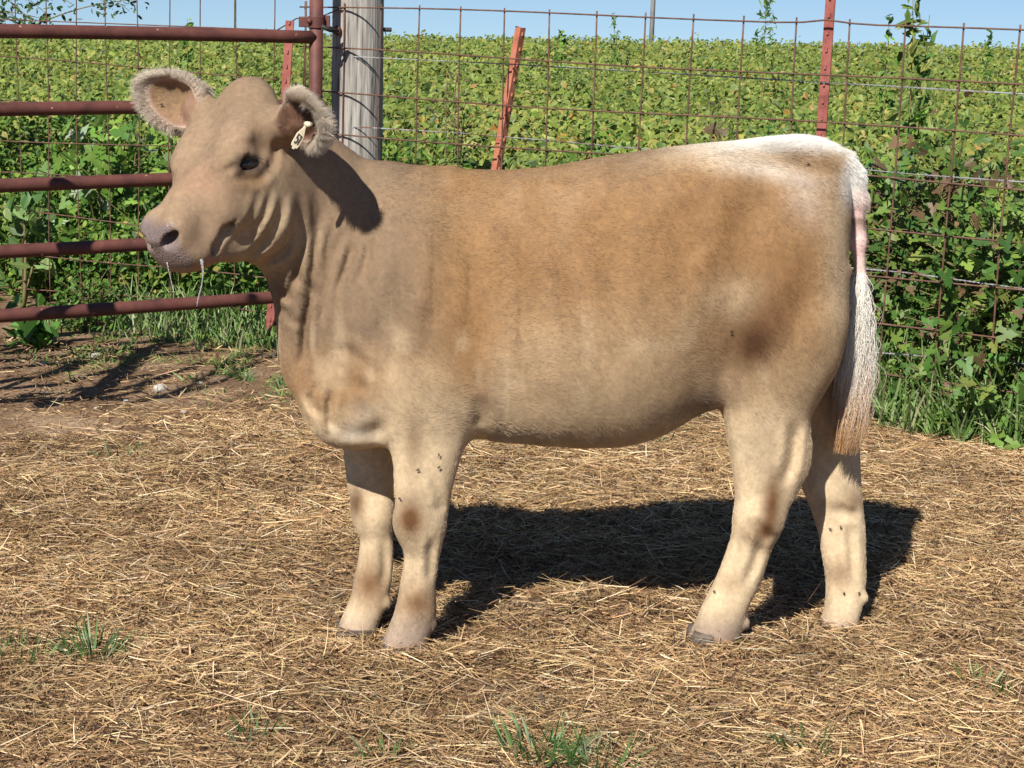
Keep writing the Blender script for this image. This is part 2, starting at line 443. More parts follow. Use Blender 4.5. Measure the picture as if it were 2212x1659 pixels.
if 'grass' in PARTS:
    # grass at the fence foot
    n = 22000
    x = rng.uniform(-2.9, 3.1, n)
    off = rng.normal(.08, .22, n)
    y = fence_y(x) + off
    k = (vnoise2(x * 2.5, y * 2.5, 31) + .35 * (x > .9) > .42) & (y > 4) & (off > np.where(x < -.7, -.55, -.07))
    x, y = x[k], y[k]; n = len(x)
    root = np.stack([x, y, ground_z(x, y)], 1)
    d = rng.normal(size=(n, 3)) * .32; d[:, 2] = 1
    tint = pick([(.11, .20, .045), (.19, .29, .08), (.29, .37, .16), (.38, .36, .20)], n, [.35, .35, .22, .08], .2)
    L = rng.uniform(.08, .26, n) * np.where(x > .8, 1.7, 1) * np.where((x < -.7) & (y < fence_y(x) - .05), .45, 1)
    o = blade_mesh('fence_grass', root, d, L, rng.uniform(.004, .009, n), rng.uniform(.1, .55, n), tint, M_grass)
    tag(o, 'bright green grass growing along the foot of the wire fence', 'grass', kind='stuff')
    # thin green regrowth in the shadowed bare ground in front of the gate
    n = 5200
    c = [on_ground(*p) for p in ((250, 735), (330, 720), (450, 740), (420, 765), (520, 800), (600, 830), (180, 770), (560, 740), (300, 690), (480, 690))]
    i = rng.integers(len(c), size=n)
    P = np.array(c)[i]; x = P[:, 0] + rng.normal(0, .13, n); y = P[:, 1] + rng.normal(0, .17, n)
    k = vnoise2(x * 9, y * 9, 33) > .5; x, y = x[k], y[k]; n = len(x)
    root = np.stack([x, y, ground_z(x, y)], 1)
    d = rng.normal(size=(n, 3)) * .6; d[:, 2] = .8
    o = blade_mesh('sparse_grass', root, d, rng.uniform(.015, .06, n), rng.uniform(.003, .007, n), rng.uniform(.1, .5, n),
                   pick([(.10, .19, .04), (.17, .25, .06), (.28, .27, .10)], n, None, .2), M_grass)
    tag(o, 'sparse short grass on the bare dirt in front of the gate', 'grass', kind='stuff')

if 'straw' in PARTS:
    def scatter(n, y0, y1, half):
        y = (y0 ** 2 + (y1 ** 2 - y0 ** 2) * rng.random(n)) ** .5
        x = np.where(rng.random(n) < .8, rng.uniform(-.31, .31, n), rng.choice([-1, 1], n) * rng.uniform(.31, half, n)) * y
        return x, y
    def straw_density(x, y, bare):
        left_bare = smoothstep(5.0, 5.9, y - .55 * (x + .9))
        d = 1 - bare * left_bare
        d = d * np.where(x > .1, 1 - smoothstep(-.25, .10, y - fence_y(x)), 1)
        return d
    def straw(name, n, lo, hi, w0, w1, lift, cols, p, label, tilt=.12):
        x, y = scatter(n, 2.3, 6.9, .62)
        k = rng.random(n) < straw_density(x, y, .90 if lo < .02 else .96) * (.35 + 1.1 * vnoise2(x * 5, y * 5, 41))
        x, y = x[k], y[k]; n = len(x)
        a = rng.vonmises(0, .55, n)       # bedding combed mostly sideways
        el = rng.normal(0, tilt, n)
        stand = rng.random(n) < .015; el[stand] = rng.uniform(.2, 1.0, int(stand.sum()))
        d = np.stack([np.cos(a) * np.cos(el), np.sin(a) * np.cos(el), np.sin(el)], 1) * np.where(rng.random(n) < .5, 1, -1)[:, None]
        d[:, 2] = np.where(stand, np.abs(d[:, 2]), d[:, 2])
        L = np.exp(rng.uniform(math.log(lo), math.log(hi), n))
        z = mound(x, y) + .004 + lift * rng.random(n) ** 1.5 + np.where(d[:, 2] < 0, -d[:, 2] * L, 0) * .8
        dr = rng.normal(0, .10, (n, 3)); dr[:, 2] *= .5
        tint = pick(cols, n, p, .22) * np.array([1.12, 1.09, 1.0]) * (.72 + .5 * vnoise2(x * 3.1 + 9, y * 3.1, 42))[:, None]
        o = blade_mesh(name, np.stack([x, y, z], 1), d, L, rng.uniform(w0, w1, n), dr, tint, M_straw, seg=3)
        tag(o, label, 'straw', kind='stuff')
    straw('straw_chaff', 320000, .012, .05, .0015, .0045, .012,
          [(.115, .066, .036), (.19, .115, .060), (.29, .187, .100), (.42, .30, .175), (.06, .037, .024)], [.22, .28, .26, .17, .07],
          'short brown chaff and crumbs covering the ground under the straw', tilt=.3)
    straw('straw_bedding', 180000, .025, .115, .0008, .0021, .020,
          [(.56, .41, .235), (.45, .305, .155), (.35, .222, .108), (.23, .135, .068), (.64, .53, .37)], [.20, .29, .25, .18, .08],
          'loose golden straw strewn over the pen floor around the calf')
# ---------------------------------------------------------------- fences, posts, gate
def P2(xy, z): return np.array([xy[0], xy[1], z])
FN = np.array([FDIR[1], -FDIR[0], 0.])                      # towards the camera
def fr(px, py, off=0.):                                     # a point of the right panel's plane
    return on_plane(px, py, P2(FR0, 0) + FN * off, FN)
LD = (FL1 - FL0) / np.linalg.norm(FL1 - FL0); LN = np.array([LD[1], -LD[0], 0.])
def fl(px, py, off=0.): return on_plane(px, py, P2(FL0, 0) + LN * off, LN)

def wob(p, a, seed):
    r = np.random.default_rng(seed); q = np.array(p, float)
    q[1:-1] += r.normal(0, a, (len(q) - 2, 3)); return q
def sline(a, b, n): return np.linspace(a, b, n)

def t_post(name, base, top, label, mat, face, group):
    """T section steel post with a row of studs on its face"""
    base, top = np.asarray(base), np.asarray(top)
    e = empty(name, base); tag(e, label, 'fence post', group)
    ez = top - base; L = np.linalg.norm(ez); ez /= L
    ey = face - ez * np.dot(face, ez); ey /= np.linalg.norm(ey); ex = np.cross(ey, ez)
    m = MB()
    fw = .0140 if 'leaning' in label else .0165
    pr = [(-fw, .0), (-fw, .005), (fw, .005), (fw, 0), (.003, -.001), (.0025, -.030), (-.0025, -.030), (-.003, -.001)]
    m.prism(pr, -.25, L, base, ex, ey, ez)
    m.build('shaft', mat, e, offset=base)
    k = MB(); k.box(np.zeros(3), (.007, .006, .012), (ex, ey, ez)); st = k.build('stud', mat, e)
    for i in range(int(L / .054)):
        if i: st = st.copy(); COL.objects.link(st)
        st.location = ez * (.05 + i * .054) + ey * .0075
    return e

if 'fence' in PARTS:
    # ---- right welded panel
    rows = [1.267 - .1559 * i for i in range(9)]
    cols = [741, 820.6, 905, 995.7, 1090.7, 1186.3, 1286.7, 1391.3, 1496.3, 1607, 1722, 1835.7, 1953.7, 2078, 2200.7]
    cs = [np.dot((fr(c, 15 + (c - 740) * .0353) - P2(FR0, 0))[:2], FDIR) for c in cols]
    sp = np.mean(np.diff(cs)); cs = [cs[0] - sp] + cs + [cs[-1] + sp * (i + 1) for i in range(6)]
    fp = lambda s, z: P2(FR0 + FDIR * s, z)
    w = MB()
    for j, z in enumerate(rows):
        ss = np.linspace(cs[0] - .02, cs[-1], 46)
        pts = np.array([fp(s, z) for s in ss]); pts[:, 2] += .004 * np.sin(ss * 3 + j) + .005 * np.sin(ss * 1.3 + 2 * j)
        if j == 0:
            pm = fr(1790, 42)
            pts[:, 2] += .012 * np.exp(-((pts[:, 0] - pm[0]) / .06) ** 2)
        w.tube(pts + FN * (.003 if j % 2 else .0035), .0032, 6)
    for i, s in enumerate(cs):
        pts = np.array([fp(s, z) for z in np.linspace(1.285, -.06, 14)])
        pts += (P2(FDIR, 0) * .004) * np.sin(np.linspace(0, 5, 14) + i)[:, None]
        w.tube(pts - FN * .003, .0032, 6)
    o = w.build('welded_wire_fence', M_wire, smooth=True)
    tag(o, 'rusty welded wire panel of large squares behind the calf, right of the wooden post', 'wire fence')

    # ---- left wire, beyond the gate
    w = MB()
    lc = [float(np.dot((fl(c, 50) - P2(FL0, 0))[:2], LD)) for c in (-34, 35, 98, 163, 229, 295, 364, 434, 508, 590)]
    lc = [lc[0] - .2 * i for i in (4, 3, 2, 1)] + lc
    lp = lambda s, z: P2(FL0 + LD * s, z)
    for j in range(8):
        z = 1.163 - .154 * j
        ss = np.linspace(lc[0], lc[-1] + .02, 40)
        pts = np.array([lp(s, z + .018 * math.sin(s * 2.1 + j * 1.7) * (j > 0) - .05 * (s > .9) * (s - .9) * (j > 4)) for s in ss])
        if j == 0: pts[:, 2] += .012
        w.tube(pts + LN * .003, .0026, 6)
    for i, s in enumerate(lc):
        pts = np.array([lp(s, z) for z in np.linspace(1.5, .02, 14)])
        pts += (P2(LD, 0) * .006) * np.sin(np.linspace(0, 6, 14) + i * 2)[:, None]
        w.tube(pts - LN * .003, .0024, 6)
    # the loose end wired over to the gate post
    a = lp(lc[-1], 1.165)
    w.tube(np.array([a, fl(640, 40), fl(690, 37), fr(741, 17)]), .0026, 6)
    w.tube(np.array([fl(662, 2), fl(661, 60), fl(657, 130), fl(655, 215)]), .003, 6)
    o = w.build('woven_wire_fence', M_wire, smooth=True)
    tag(o, 'thin rusty wire mesh fence running behind the red gate', 'wire fence')

    # ---- barbed wire strands behind the panel
    def barbed(pts, off, label, seed):
        m = MB(); g = MB(); r = np.random.default_rng(seed)
        n = 160
        cp = np.array([fr(x, y, off) for x, y in pts])
        tt = np.linspace(0, len(cp) - 1, n); i = np.minimum(tt.astype(int), len(cp) - 2); f = (tt - i)[:, None]
        c = cp[i] * (1 - f) + cp[i + 1] * f
        L = np.linalg.norm(np.diff(c, axis=0), axis=1).sum()
        ph = np.linspace(0, L / .035 * 2 * math.pi, n)
        u = np.array([0, 0, 1.]); v = FN
        for s in (0, math.pi):
            m.tube(c + .0018 * (np.cos(ph + s)[:, None] * u + np.sin(ph + s)[:, None] * v), .0014, 5)
        for k in np.arange(4, n, 7):
            d = r.normal(size=3); d /= np.linalg.norm(d)
            m.tube(np.array([c[k] - d * .011, c[k] + d * .011]), .001, 4)
        tag(m.build('barbed_wire', M_galv, smooth=True), label, 'barbed wire', 'barbed wire strands behind the right panel')
    barbed([(735, 121), (1110, 139), (1474, 160), (1790, 179), (2300, 208)], -.02, 'topmost twisted barbed wire strand, silver and rust, crossing just below the panel top', 1)
    barbed([(735, 272), (1000, 288), (1600, 340), (1975, 377), (2300, 399)], -.02, 'second barbed wire strand, running along the fourth wire of the panel', 2)
    barbed([(1200, 530), (1700, 566), (1958, 589), (2300, 636)], -.02, 'third barbed wire strand, coming out behind the calf rump beside the white tail', 3)
    barbed([(1200, 715), (1885, 761), (2300, 792)], -.02, 'lowest barbed wire strand, just above the fence grass right of the tail', 4)

    # ---- steel posts
    g = 'steel fence posts'
    t_post('t_post', fr(1731, 925, -.03), fr(1799, -60, -.03), 'tall upright red steel fence post with a row of studs, behind the calf rump', M_tpost, FN, g)
    t_post('t_post', fr(1002, 790, -.05), fr(1128, 60, -.05), 'orange leaning steel post between the wooden post and the calf back', M_orange,
           np.array([.75, -.66, 0]), g)
    t_post('t_post', fl(583, 716, .05), fl(627, 45, .05), 'short rusty steel post standing between the gate and the wooden post', M_tpost, np.array([-.25, -.97, 0]), g)

    # ---- wooden corner post
    cpos = fr(773, 120, -.105); cpos[2] = 0
    e = empty('wooden_post', cpos); tag(e, 'thick grey weathered round wooden post at the fence corner', 'wooden post')
    m = MB(); K = 40
    zz = np.linspace(-.3, 1.95, 60); vs = []; r0 = np.random.default_rng(5)
    ang = np.arange(K) * 2 * math.pi / K
    gr = r0.normal(0, .0011, K)
    for z in zz:
        rr = .0965 + gr + .0006 * np.sin(z * 9 + ang * 3) + .002 * np.sin(z * 2.3)
        vs.append(np.stack([cpos[0] + rr * np.cos(ang), cpos[1] + rr * np.sin(ang), np.full(K, z)], 1))
    f = [[i * K + j, i * K + (j + 1) % K, (i + 1) * K + (j + 1) % K, (i + 1) * K + j] for i in range(59) for j in range(K)]
    f.append([59 * K + j for j in range(K)])
    m.add(np.concatenate(vs), f); m.build('timber', M_wood, e, smooth=True, offset=cpos)
    m = MB(); q = at_y(834, 64, cpos[1])
    m.tube([[cpos[0] + .08, cpos[1], q[2]], [cpos[0] + .126, cpos[1], q[2]]], [.0085, .0085], 10)
    m.build('bolt_end', M_dark, e, offset=cpos, bevel=.002)
    m = MB(); q = at_y(729, 66, cpos[1] - .085)
    m.ball(q, (.016, .014, .019)); m.tube([q + [0, .05, 0], q], .007, 8)
    m.tube([q, q + [-.035, -.02, .012]], [.0075, .006], 8)
    m.build('hinge_eye', M_gate, e, smooth=True, offset=cpos)

    # ---- pipe gate
    GA, GB = np.array([-1.735, 6.2]), np.array([-.757, 6.9])
    GD = (GB - GA) / np.linalg.norm(GB - GA)
    GL = 3.1
    gb = P2(GB, 0)
    e = empty('pipe_gate', gb); tag(e, 'rust red pipe gate with five horizontal rails standing left of the calf', 'gate')
    gn = np.array([GD[1], -GD[0], 0])
    zs = [on_plane(0, y, P2(GA, 0), gn)[2] for y in (69, 235.5, 398.5, 542, 683)]
    for i, z in enumerate(zs):
        m = MB(); s = np.linspace(0, GL, 24)
        pts = np.array([P2(GB - GD * a, z + .004 * math.sin(a * 2 + i)) for a in s])
        m.tube(pts, .0235, 16); m.build('rail', M_gate, e, smooth=True, offset=gb)
    m = MB(); m.tube([P2(GB, .13), P2(GB, 1.5)], .0255, 20); m.build('hinge_pipe', M_gate, e, smooth=True, offset=gb)
    m = MB(); m.tube([P2(GB - GD * GL, .13), P2(GB - GD * GL, 1.3)], .0255, 20); m.build('end_pipe', M_gate, e, smooth=True, offset=gb)
    m = MB(); m.tube([P2(GB - GD * 1.75 - gn[:2] * .001, zs[4]), P2(GB - GD * 1.75, zs[0])], .018, 12)
    m.build('brace_pipe', M_gate, e, smooth=True, offset=gb)
    # hinge collar: strap round the pipe, tightening ears, bolt
    zc = at_y(683, 48, 6.9)[2]
    m = MB(); m.tube([P2(GB, zc - .021), P2(GB, zc + .021)], .031, 24); c = m.build('hinge_collar', M_gate, e, smooth=False, offset=gb, bevel=.002)
    for bx in (([-.038, -.008, 0], (.05, .014, .038)), ([.034, .016, .004], (.03, .012, .044))):
        m = MB(); m.box(P2(GB, zc) + bx[0], bx[1]); m.build('collar_ear', M_gate, c, offset=gb, bevel=.003)
    m = MB(); q = P2(GB, zc) + [-.022, -.03, .004]
    m.ball(q, (.011, .009, .011)); m.tube([q, q + [.01, .03, 0]], .006, 8); m.build('collar_bolt', M_gate, c, smooth=True, offset=gb)
    m = MB()
    m.tube([P2(GB, zc) + [.02, -.02, -.014], P2(GB, zc) + [.05, 0, -.026], P2(GB, zc) + [.075, .03, -.03]], .0085, 8)
    m.build('hinge_pin', M_dark, e, smooth=True, offset=gb)

    # ---- added bent pipe rack, unseen left of the frame, shaped to cast the curved shadows
    Z = lambda X, Y: on_ground(X / 3, 553 + Y / 3)
    sh = [([(0, 808), (250, 780), (450, 715), (640, 680), (760, 655)], .019), ([(60, 855), (300, 840), (500, 790), (640, 755), (740, 735)], .019),
          ([(130, 890), (400, 880), (600, 840), (760, 800), (960, 770)], .019), ([(300, 968), (480, 930), (700, 820), (880, 680), (960, 610), (1160, 550)], .042),
          ([(450, 948), (660, 905), (880, 870), (1000, 800), (1180, 745), (1320, 690)], .019), ([(680, 866), (900, 830), (1080, 770), (1250, 735)], .019),
          ([(760, 960), (950, 935), (1150, 890), (1300, 810), (1420, 740), (1500, 700), (1700, 630), (1850, 570)], .019),
          ([(690, 968), (950, 945), (1150, 905), (1300, 865), (1500, 795), (1570, 740), (1700, 680), (1860, 620)], .020),
          ([(0, 938), (150, 935), (280, 940)], .03)]
    rb = np.array([-1.90, 4.9, 0]); e = empty('shadow_rack', rb)
    tag(e, 'added rack of bent rusty pipes out of view, shaped to cast the curved shadows by the gate', 'shadow caster')
    for pl, r in sh:
        pts = []
        for X, Y in pl:
            g = Z(X, Y); h = (g[0] + 1.86) / .4
            pts.append(g - SUN_TRAVEL / -SUN_TRAVEL[2] * h)
        pts = np.array(pts); m = MB(); m.tube(pts, r, 8)
        m.build('bent_pipe' if r < .03 else 'brace', M_gate, e, smooth=True, offset=rb)
    m = MB(); m.tube([rb + [0, .4, -.1], rb + [-.12, .35, .6], rb + [-.1, .3, 1.2]], .02, 10)
    m.tube([rb + [-.02, .5, .45], rb + [-.02, -.6, 1.6]], .02, 10); m.build('frame', M_gate, e, smooth=True, offset=rb)

    # ---- rusty rod half buried along the fence foot
    m = MB(); pts = [fr(1815, 962, .03), fr(1900, 966, .05), fr(2010, 975, .09), fr(2100, 990, .10), fr(2300, 1012, .11)]
    m.tube(pts, .006, 8); tag(m.build('steel_rod', M_wire, smooth=True), 'rusty steel rod lying in the straw along the fence foot', 'rod')

    # ---- far poles beyond the field
    for px, D, r, lab, mt in ((1407, 95, .13, 'grey utility pole far off on the horizon above the calf back', M_pole),
                              (508, 140, .09, 'thin brownish utility pole far off on the horizon above the gate', M_bark)):
        b = at_y(px, 90, D); m = MB(); m.tube([[b[0], D, -3], [b[0], D, 9]], [r, r * .75], 12)
        tag(m.build('utility_pole', mt, smooth=True), lab, 'utility pole', 'poles on the horizon')
# ---------------------------------------------------------------- single plants
def weed(name, px, ytop, D, label, cat, n_leaf, lsize, aspect, cols, spread, base_py=None, hang=0., group=None, lo=.35, stems=1, stemr=.006, leafname='foliage'):
    top = at_y(px, ytop, D)
    gz = float(field_z(np.array([top[0]]), np.array([D]))[0]) if D > 8 else 0.
    base = np.array([top[0], D, gz]); e = empty(name, base); tag(e, label, cat, group)
    m = MB(); pos = []; Lh = top[2] - gz
    for s in range(stems):
        tip = top + np.array([rng.normal(0, spread * .5), rng.normal(0, spread * .5), -rng.uniform(0, .25) * Lh]) * (s > 0)
        mid = (base + tip) / 2 + rng.normal(0, .03, 3) * Lh
        t = np.linspace(0, 1, 9)[:, None]
        c = base * (1 - t) ** 2 + 2 * mid * t * (1 - t) + tip * t * t
        m.tube(c, np.linspace(stemr, stemr * .3, 9), 6)
        nn = n_leaf // stems
        q = rng.uniform(lo, 1, nn)[:, None]
        p = base * (1 - q) ** 2 + 2 * mid * q * (1 - q) + tip * q * q
        a = rng.uniform(0, 2 * math.pi, nn); rr = spread * rng.random(nn) ** .6 * (1.12 - q[:, 0] ** 2 * .8)
        off = np.stack([np.cos(a) * rr, np.sin(a) * rr, rng.normal(0, .25, nn) * spread - hang * rr], 1)
        pos.append(p + off)
        for k in range(0, nn, 3): m.tube([p[k], p[k] + off[k] * .9], stemr * .25, 4, cap=False)
    pos = np.concatenate(pos)
    nrm = rng.normal(size=(len(pos), 3)) * .6 + np.array([-.2, -.6, .6])
    m.build('stem', M_bark, e, smooth=True, offset=base)
    if aspect > .7: lobed_leaf_mesh(leafname, pos - base, lsize * 1.15 * rng.uniform(.6, 1.25, len(pos)), nrm, pick(cols, len(pos), None, .25), M_leaf, e)
    else: leaf_mesh(leafname, pos - base, lsize * rng.uniform(.6, 1.25, len(pos)), nrm, aspect, pick(cols, len(pos), None, .25), M_leaf, e)
    return e

if 'weeds' in PARTS:
    g1 = [(.08, .17, .03), (.13, .23, .04), (.19, .29, .05)]
    g2 = [(.10, .17, .03), (.17, .23, .05), (.25, .27, .07)]
    dk = [(.045, .10, .02), (.07, .14, .026), (.09, .165, .03), (.13, .20, .035), (.17, .22, .045), (.16, .10, .05)]
    G = 'tall weeds above the crop'
    weed('tall_weed', 1655, -6, 15, 'feathery tall weed rising above the crop left of the tall red post', 'weed', 120, .06, .28, g1, .15, group=G, lo=.55)
    weed('tall_weed', 1972, -25, 9.2, 'tall weed with drooping pale leaves rising above the crop right of the tall red post', 'weed', 80, .095, .3, g2, .15, hang=.7, group=G, lo=.45)
    weed('tall_weed', 1922, 30, 10.5, 'thin bent weed sprig beside the drooping leaved weed', 'weed', 40, .06, .4, g1, .07, group=G, lo=.5)
    weed('tall_weed', 2008, 32, 9.4, 'short leafy weed at the right side of the drooping leaved weed', 'weed', 50, .09, .34, g1, .09, hang=.5, group=G, lo=.5)
    weed('tall_weed', 1325, 30, 20, 'small pointed weed on the skyline between the leaning post and the grey pole', 'weed', 60, .09, .25, g1, .10, group=G, lo=.55)
    weed('tall_weed', 2140, 66, 18, 'small spiky weed on the skyline near the right edge', 'weed', 34, .09, .3, g1, .07, group=G, lo=.6)
    weed('tall_weed', 405, 40, 14, 'small weed sprig on the skyline above the gate rail', 'weed', 26, .07, .45, g1, .07, group=G, lo=.7)
    weed('tall_weed', 1215, 66, 16, 'low weed on the skyline just right of the leaning post', 'weed', 26, .09, .4, g1, .09, group=G, lo=.7)
    # seedy dry weeds in the crop
    for px, py, D, lab in ((985, 150, 8.3, 'dull purplish seedy weed in the crop right of the wooden post'), (1560, 215, 8.0, 'dry yellow stalked weed in the crop above the calf loin')):
        weed('dry_weed', px, py, D, lab, 'weed', 320, .022, .5, [(.14, .10, .06), (.2, .17, .07), (.10, .11, .035)], .17, lo=.3, stems=4, group='dry weeds in the crop')
    # shrub behind the right end of the panel
    q = fr(2050, 700, -.35)
    weed('shrub', 2040, 375, q[1] + .12, 'dark broad leaved shrub behind the wire panel right of the tail', 'shrub', 2400, .042, .72, dk, .42, lo=.3, stems=9, stemr=.008)
    weed('shrub', 2215, 470, q[1] - .25, 'dark green shrub at the right edge behind the wire panel', 'shrub', 1400, .042, .72, dk + g1, .34, lo=.1, stems=6, stemr=.008)
    # behind the gate
    weed('grape_vine', 225, 262, 8.15, 'wild vine with large lobed leaves between the second and third gate rails', 'vine', 170, .064, .95, [(.08, .17, .03), (.14, .27, .04), (.21, .33, .055), (.11, .22, .035), (.17, .29, .045), (.09, .18, .03), (.13, .24, .035), (.32, .38, .24)], .30, lo=.6, stems=6, stemr=.006)
    weed('broadleaf_weed', 45, 405, 7.6, 'tall weed with a pale stem and oval leaves at the left edge behind the gate', 'weed', 60, .085, .55, [(.14, .22, .06), (.20, .28, .10), (.08, .15, .04)], .13, lo=.25, stems=2, stemr=.009)
    weed('broadleaf_weed', 62, 668, 6.75, 'low weed with one large crinkled leaf under the lowest gate rail', 'weed', 46, .07, .7, [(.05, .12, .02), (.09, .19, .03)], .11, lo=.1, stems=3)
    weed('broadleaf_weed', 180, 610, 7.1, 'bushy feathery green weed behind the lowest gate rail', 'weed', 420, .028, .4, [(.06, .14, .02), (.11, .21, .03)], .16, lo=.1, stems=6)
    # sapling outside the left edge whose sprays hang into the frame
    b = np.array([-2.75, 8.4, 0]); e = empty('sapling', b)
    tag(e, 'sapling with narrow leaves whose sprays hang into the top left corner', 'tree')
    m = MB(); m.tube([b, b + [.05, 0, 1], b + [.02, 0, 2.1]], [.03, .022, .008], 8); m.build('trunk', M_bark, e, smooth=True, offset=b)
    m = MB(); pos = []
    for (x0, y0), (x1, y1) in (((-60, -60), (100, 30)), ((-40, -20), (70, 48)), ((-120, 30), (110, 46)), ((60, 60), (322, -2)), ((-30, -60), (160, 12)), ((100, -60), (280, 24)), ((60, -80), (230, 10)), ((-60, 20), (60, 55))):
        a, c = at_y(x0, y0, 8.3), at_y(x1, y1, 8.2); t = np.linspace(0, 1, 8)[:, None]
        pl = a * (1 - t) + c * t + np.array([0, 0, .03]) * np.sin(t * 3.1); m.tube(pl, np.linspace(.004, .0012, 8), 5)
        k = rng.random((44, 1)); p = a * (1 - k) + c * k + rng.normal(0, .028, (44, 3)); pos.append(p)
        st = b + np.array([.03, 0, 1.35]); m.tube([st, a], [.006, .004], 5)
    pos = np.concatenate(pos); m.build('branch', M_bark, e, smooth=True, offset=b)
    leaf_mesh('crown', pos - b, rng.uniform(.022, .042, len(pos)), rng.normal(size=(len(pos), 3)) + [0, -.7, .2], .42,
              pick([(.04, .09, .03), (.07, .14, .04), (.12, .19, .06)], len(pos), None, .2), M_leaf, e)

def grass_tuft(px, py, n, L, spread, label, cols=((.07, .15, .035), (.13, .22, .07), (.25, .30, .17), (.04, .09, .02))):
    g = on_ground(px, py); g[2] = mound(g[0], g[1])
    a = rng.uniform(0, 2 * math.pi, n); r = spread * rng.random(n) ** .7
    root = np.stack([np.cos(a) * r, np.sin(a) * r, np.full(n, -.005)], 1)
    d = np.stack([np.cos(a) * .7, np.sin(a) * .7, np.full(n, .9)], 1) + rng.normal(0, .35, (n, 3)); d[:, 2] = np.abs(d[:, 2]) + .15
    o = blade_mesh('grass_tuft', root, d, L * rng.uniform(.35, 1.1, n), rng.uniform(.003, .006, n), L * rng.uniform(.05, .5, n), pick(cols, n, None, .2), M_grass)
    o.location = g; tag(o, label, 'grass tuft', 'grass tufts growing through the straw')

def stone(px, py, w, label, seed):
    r = np.random.default_rng(seed); g = on_ground(px, py); s = w / FPX * g[1] / 2
    m = MB(); m.ball((0, 0, 0), (s, s * .75, s * .55), nu=12, nv=8)
    v = m.v[0]; v *= (1 + .22 * (vnoise3(v / s + 5, 1.4, seed) - .5) * 2)[:, None]
    v[:] = np.round(v / (s * .22)) * (s * .22) * .5 + v * .5
    o = m.build('stone', M_stone, smooth=False, bevel=s * .06); o.location = (g[0], g[1], ground_z(g[0], g[1]) + s * .18)
    o.rotation_euler = (0, 0, r.uniform(0, 3)); tag(o, label, 'stone', 'stones on the ground')

if 'small' in PARTS:
    for a in ((205, 1425, 110, .09, .04, 'large green grass tuft in the straw at the lower left'),
              (45, 1432, 60, .065, .05, 'flat pale grass tuft at the left edge beside the large tuft'),
              (262, 993, 60, .06, .05, 'small faint grass tuft in the straw above the two left stones'),
              (1165, 1655, 100, .09, .06, 'tall dark grass tuft at the bottom edge below the calf belly'),
              (1285, 1675, 80, .08, .06, 'leaning grass tuft at the bottom edge beside the tall dark one'),
              (1745, 1640, 46, .07, .05, 'thin grass tuft at the bottom edge below the hind hooves'),
              (2125, 1490, 40, .06, .05, 'sparse low grass tuft near the right edge in the straw'),
              (835, 1640, 30, .06, .04, 'tiny grass tuft at the bottom edge below the front hooves'),
              (545, 1590, 34, .06, .04, 'thin green sprig at the bottom, between the left tuft and the front hooves'),
              (528, 822, 60, .06, .025, 'bright green little tuft on the bare dirt by the curved shadows'),
              (625, 838, 70, .05, .06, 'low bright grass patch on the dirt just left of the calf chest'),
              (1415, 962, 40, .05, .05, 'faint grass sprig behind the calf belly')):
        grass_tuft(*a)
    for i, a in enumerate(((346, 845, 40, 'angular pale stone lying across the curved shadows'), (431, 829, 15, 'tiny white stone just right of the angular stone'),
              (397, 899, 22, 'rounded pale stone on the dirt below the curved shadows'), (224, 1031, 36, 'pale flat stone in the straw at the left, left one of a pair'),
              (308, 1010, 34, 'greyish stone in the straw, right one of a pair'), (406, 1063, 28, 'half buried brownish stone right of the pair of stones'),
              (112, 1053, 15, 'small stone in the straw left of the pair of stones'), (92, 790, 22, 'dusty stone on the dirt near the left edge above the shadows'),
              (205, 771, 26, 'tan stone among the sparse grass under the gate'), (549, 742, 16, 'round tan stone by the grass under the gate hinge'),
              (271, 865, 16, 'small white stone between the curved shadows'), (207, 893, 11, 'tiny pebble below the left end of the shadows'))):
        stone(*a, seed=i + 50)
# ---------------------------------------------------------------- the calf
CA = math.radians(8.5)
CO = np.array([.17, 3.70, 0.])
EU = np.array([math.cos(CA), math.sin(CA), 0]); EW = np.array([-math.sin(CA), math.cos(CA), 0]); EZ = np.array([0, 0, 1.])
RC = np.stack([EU, EW, EZ])                    # world -> calf axes (u to the tail, w away, z up)
def to_calf(p): return (np.asarray(p) - CO) @ RC.T
def sg(px, py, w=0.):                          # point of the plane at side offset w, in calf axes
    return to_calf(on_plane(px, py, CO + EW * w, EW))

GS = .005
GU0, GU1, GW0, GW1, GZ0, GZ1 = -.97, .74, -.50, .32, -.02, 1.24
NU, NW_, NZ = (int(round((b - a) / GS)) + 1 for a, b in ((GU0, GU1), (GW0, GW1), (GZ0, GZ1)))

class Field:
    def __init__(s):
        s.V = np.full((NU, NW_, NZ), .5, np.float32)
        s.u = (GU0 + np.arange(NU) * GS).astype(np.float32)
        s.w = (GW0 + np.arange(NW_) * GS).astype(np.float32)
        s.z = (GZ0 + np.arange(NZ) * GS).astype(np.float32)
    def sl(s, lo, hi, pad):
        r = []
        for ax, a, b in zip((s.u, s.w, s.z), lo, hi):
            i = np.searchsorted(ax, [a - pad, b + pad]); r.append(slice(max(i[0] - 1, 0), min(i[1] + 1, len(ax))))
        return tuple(r)
    def xyz(s, q): return s.u[q[0]][:, None, None], s.w[q[1]][None, :, None], s.z[q[2]][None, None, :]
    def op(s, lo, hi, fn, k=.02, mode='add'):
        q = s.sl(lo, hi, k + .03)
        d = fn(*s.xyz(q)).astype(np.float32); v = s.V[q]
        if mode == 'add':
            h = np.maximum(k - np.abs(v - d), 0) / k
            s.V[q] = np.minimum(v, d) - h * h * k * .25
        elif mode == 'sub':
            d = -d; h = np.maximum(k - np.abs(v - d), 0) / k
            s.V[q] = np.maximum(v, d) + h * h * k * .25
        else:                                   # displace
            s.V[q] = v + d

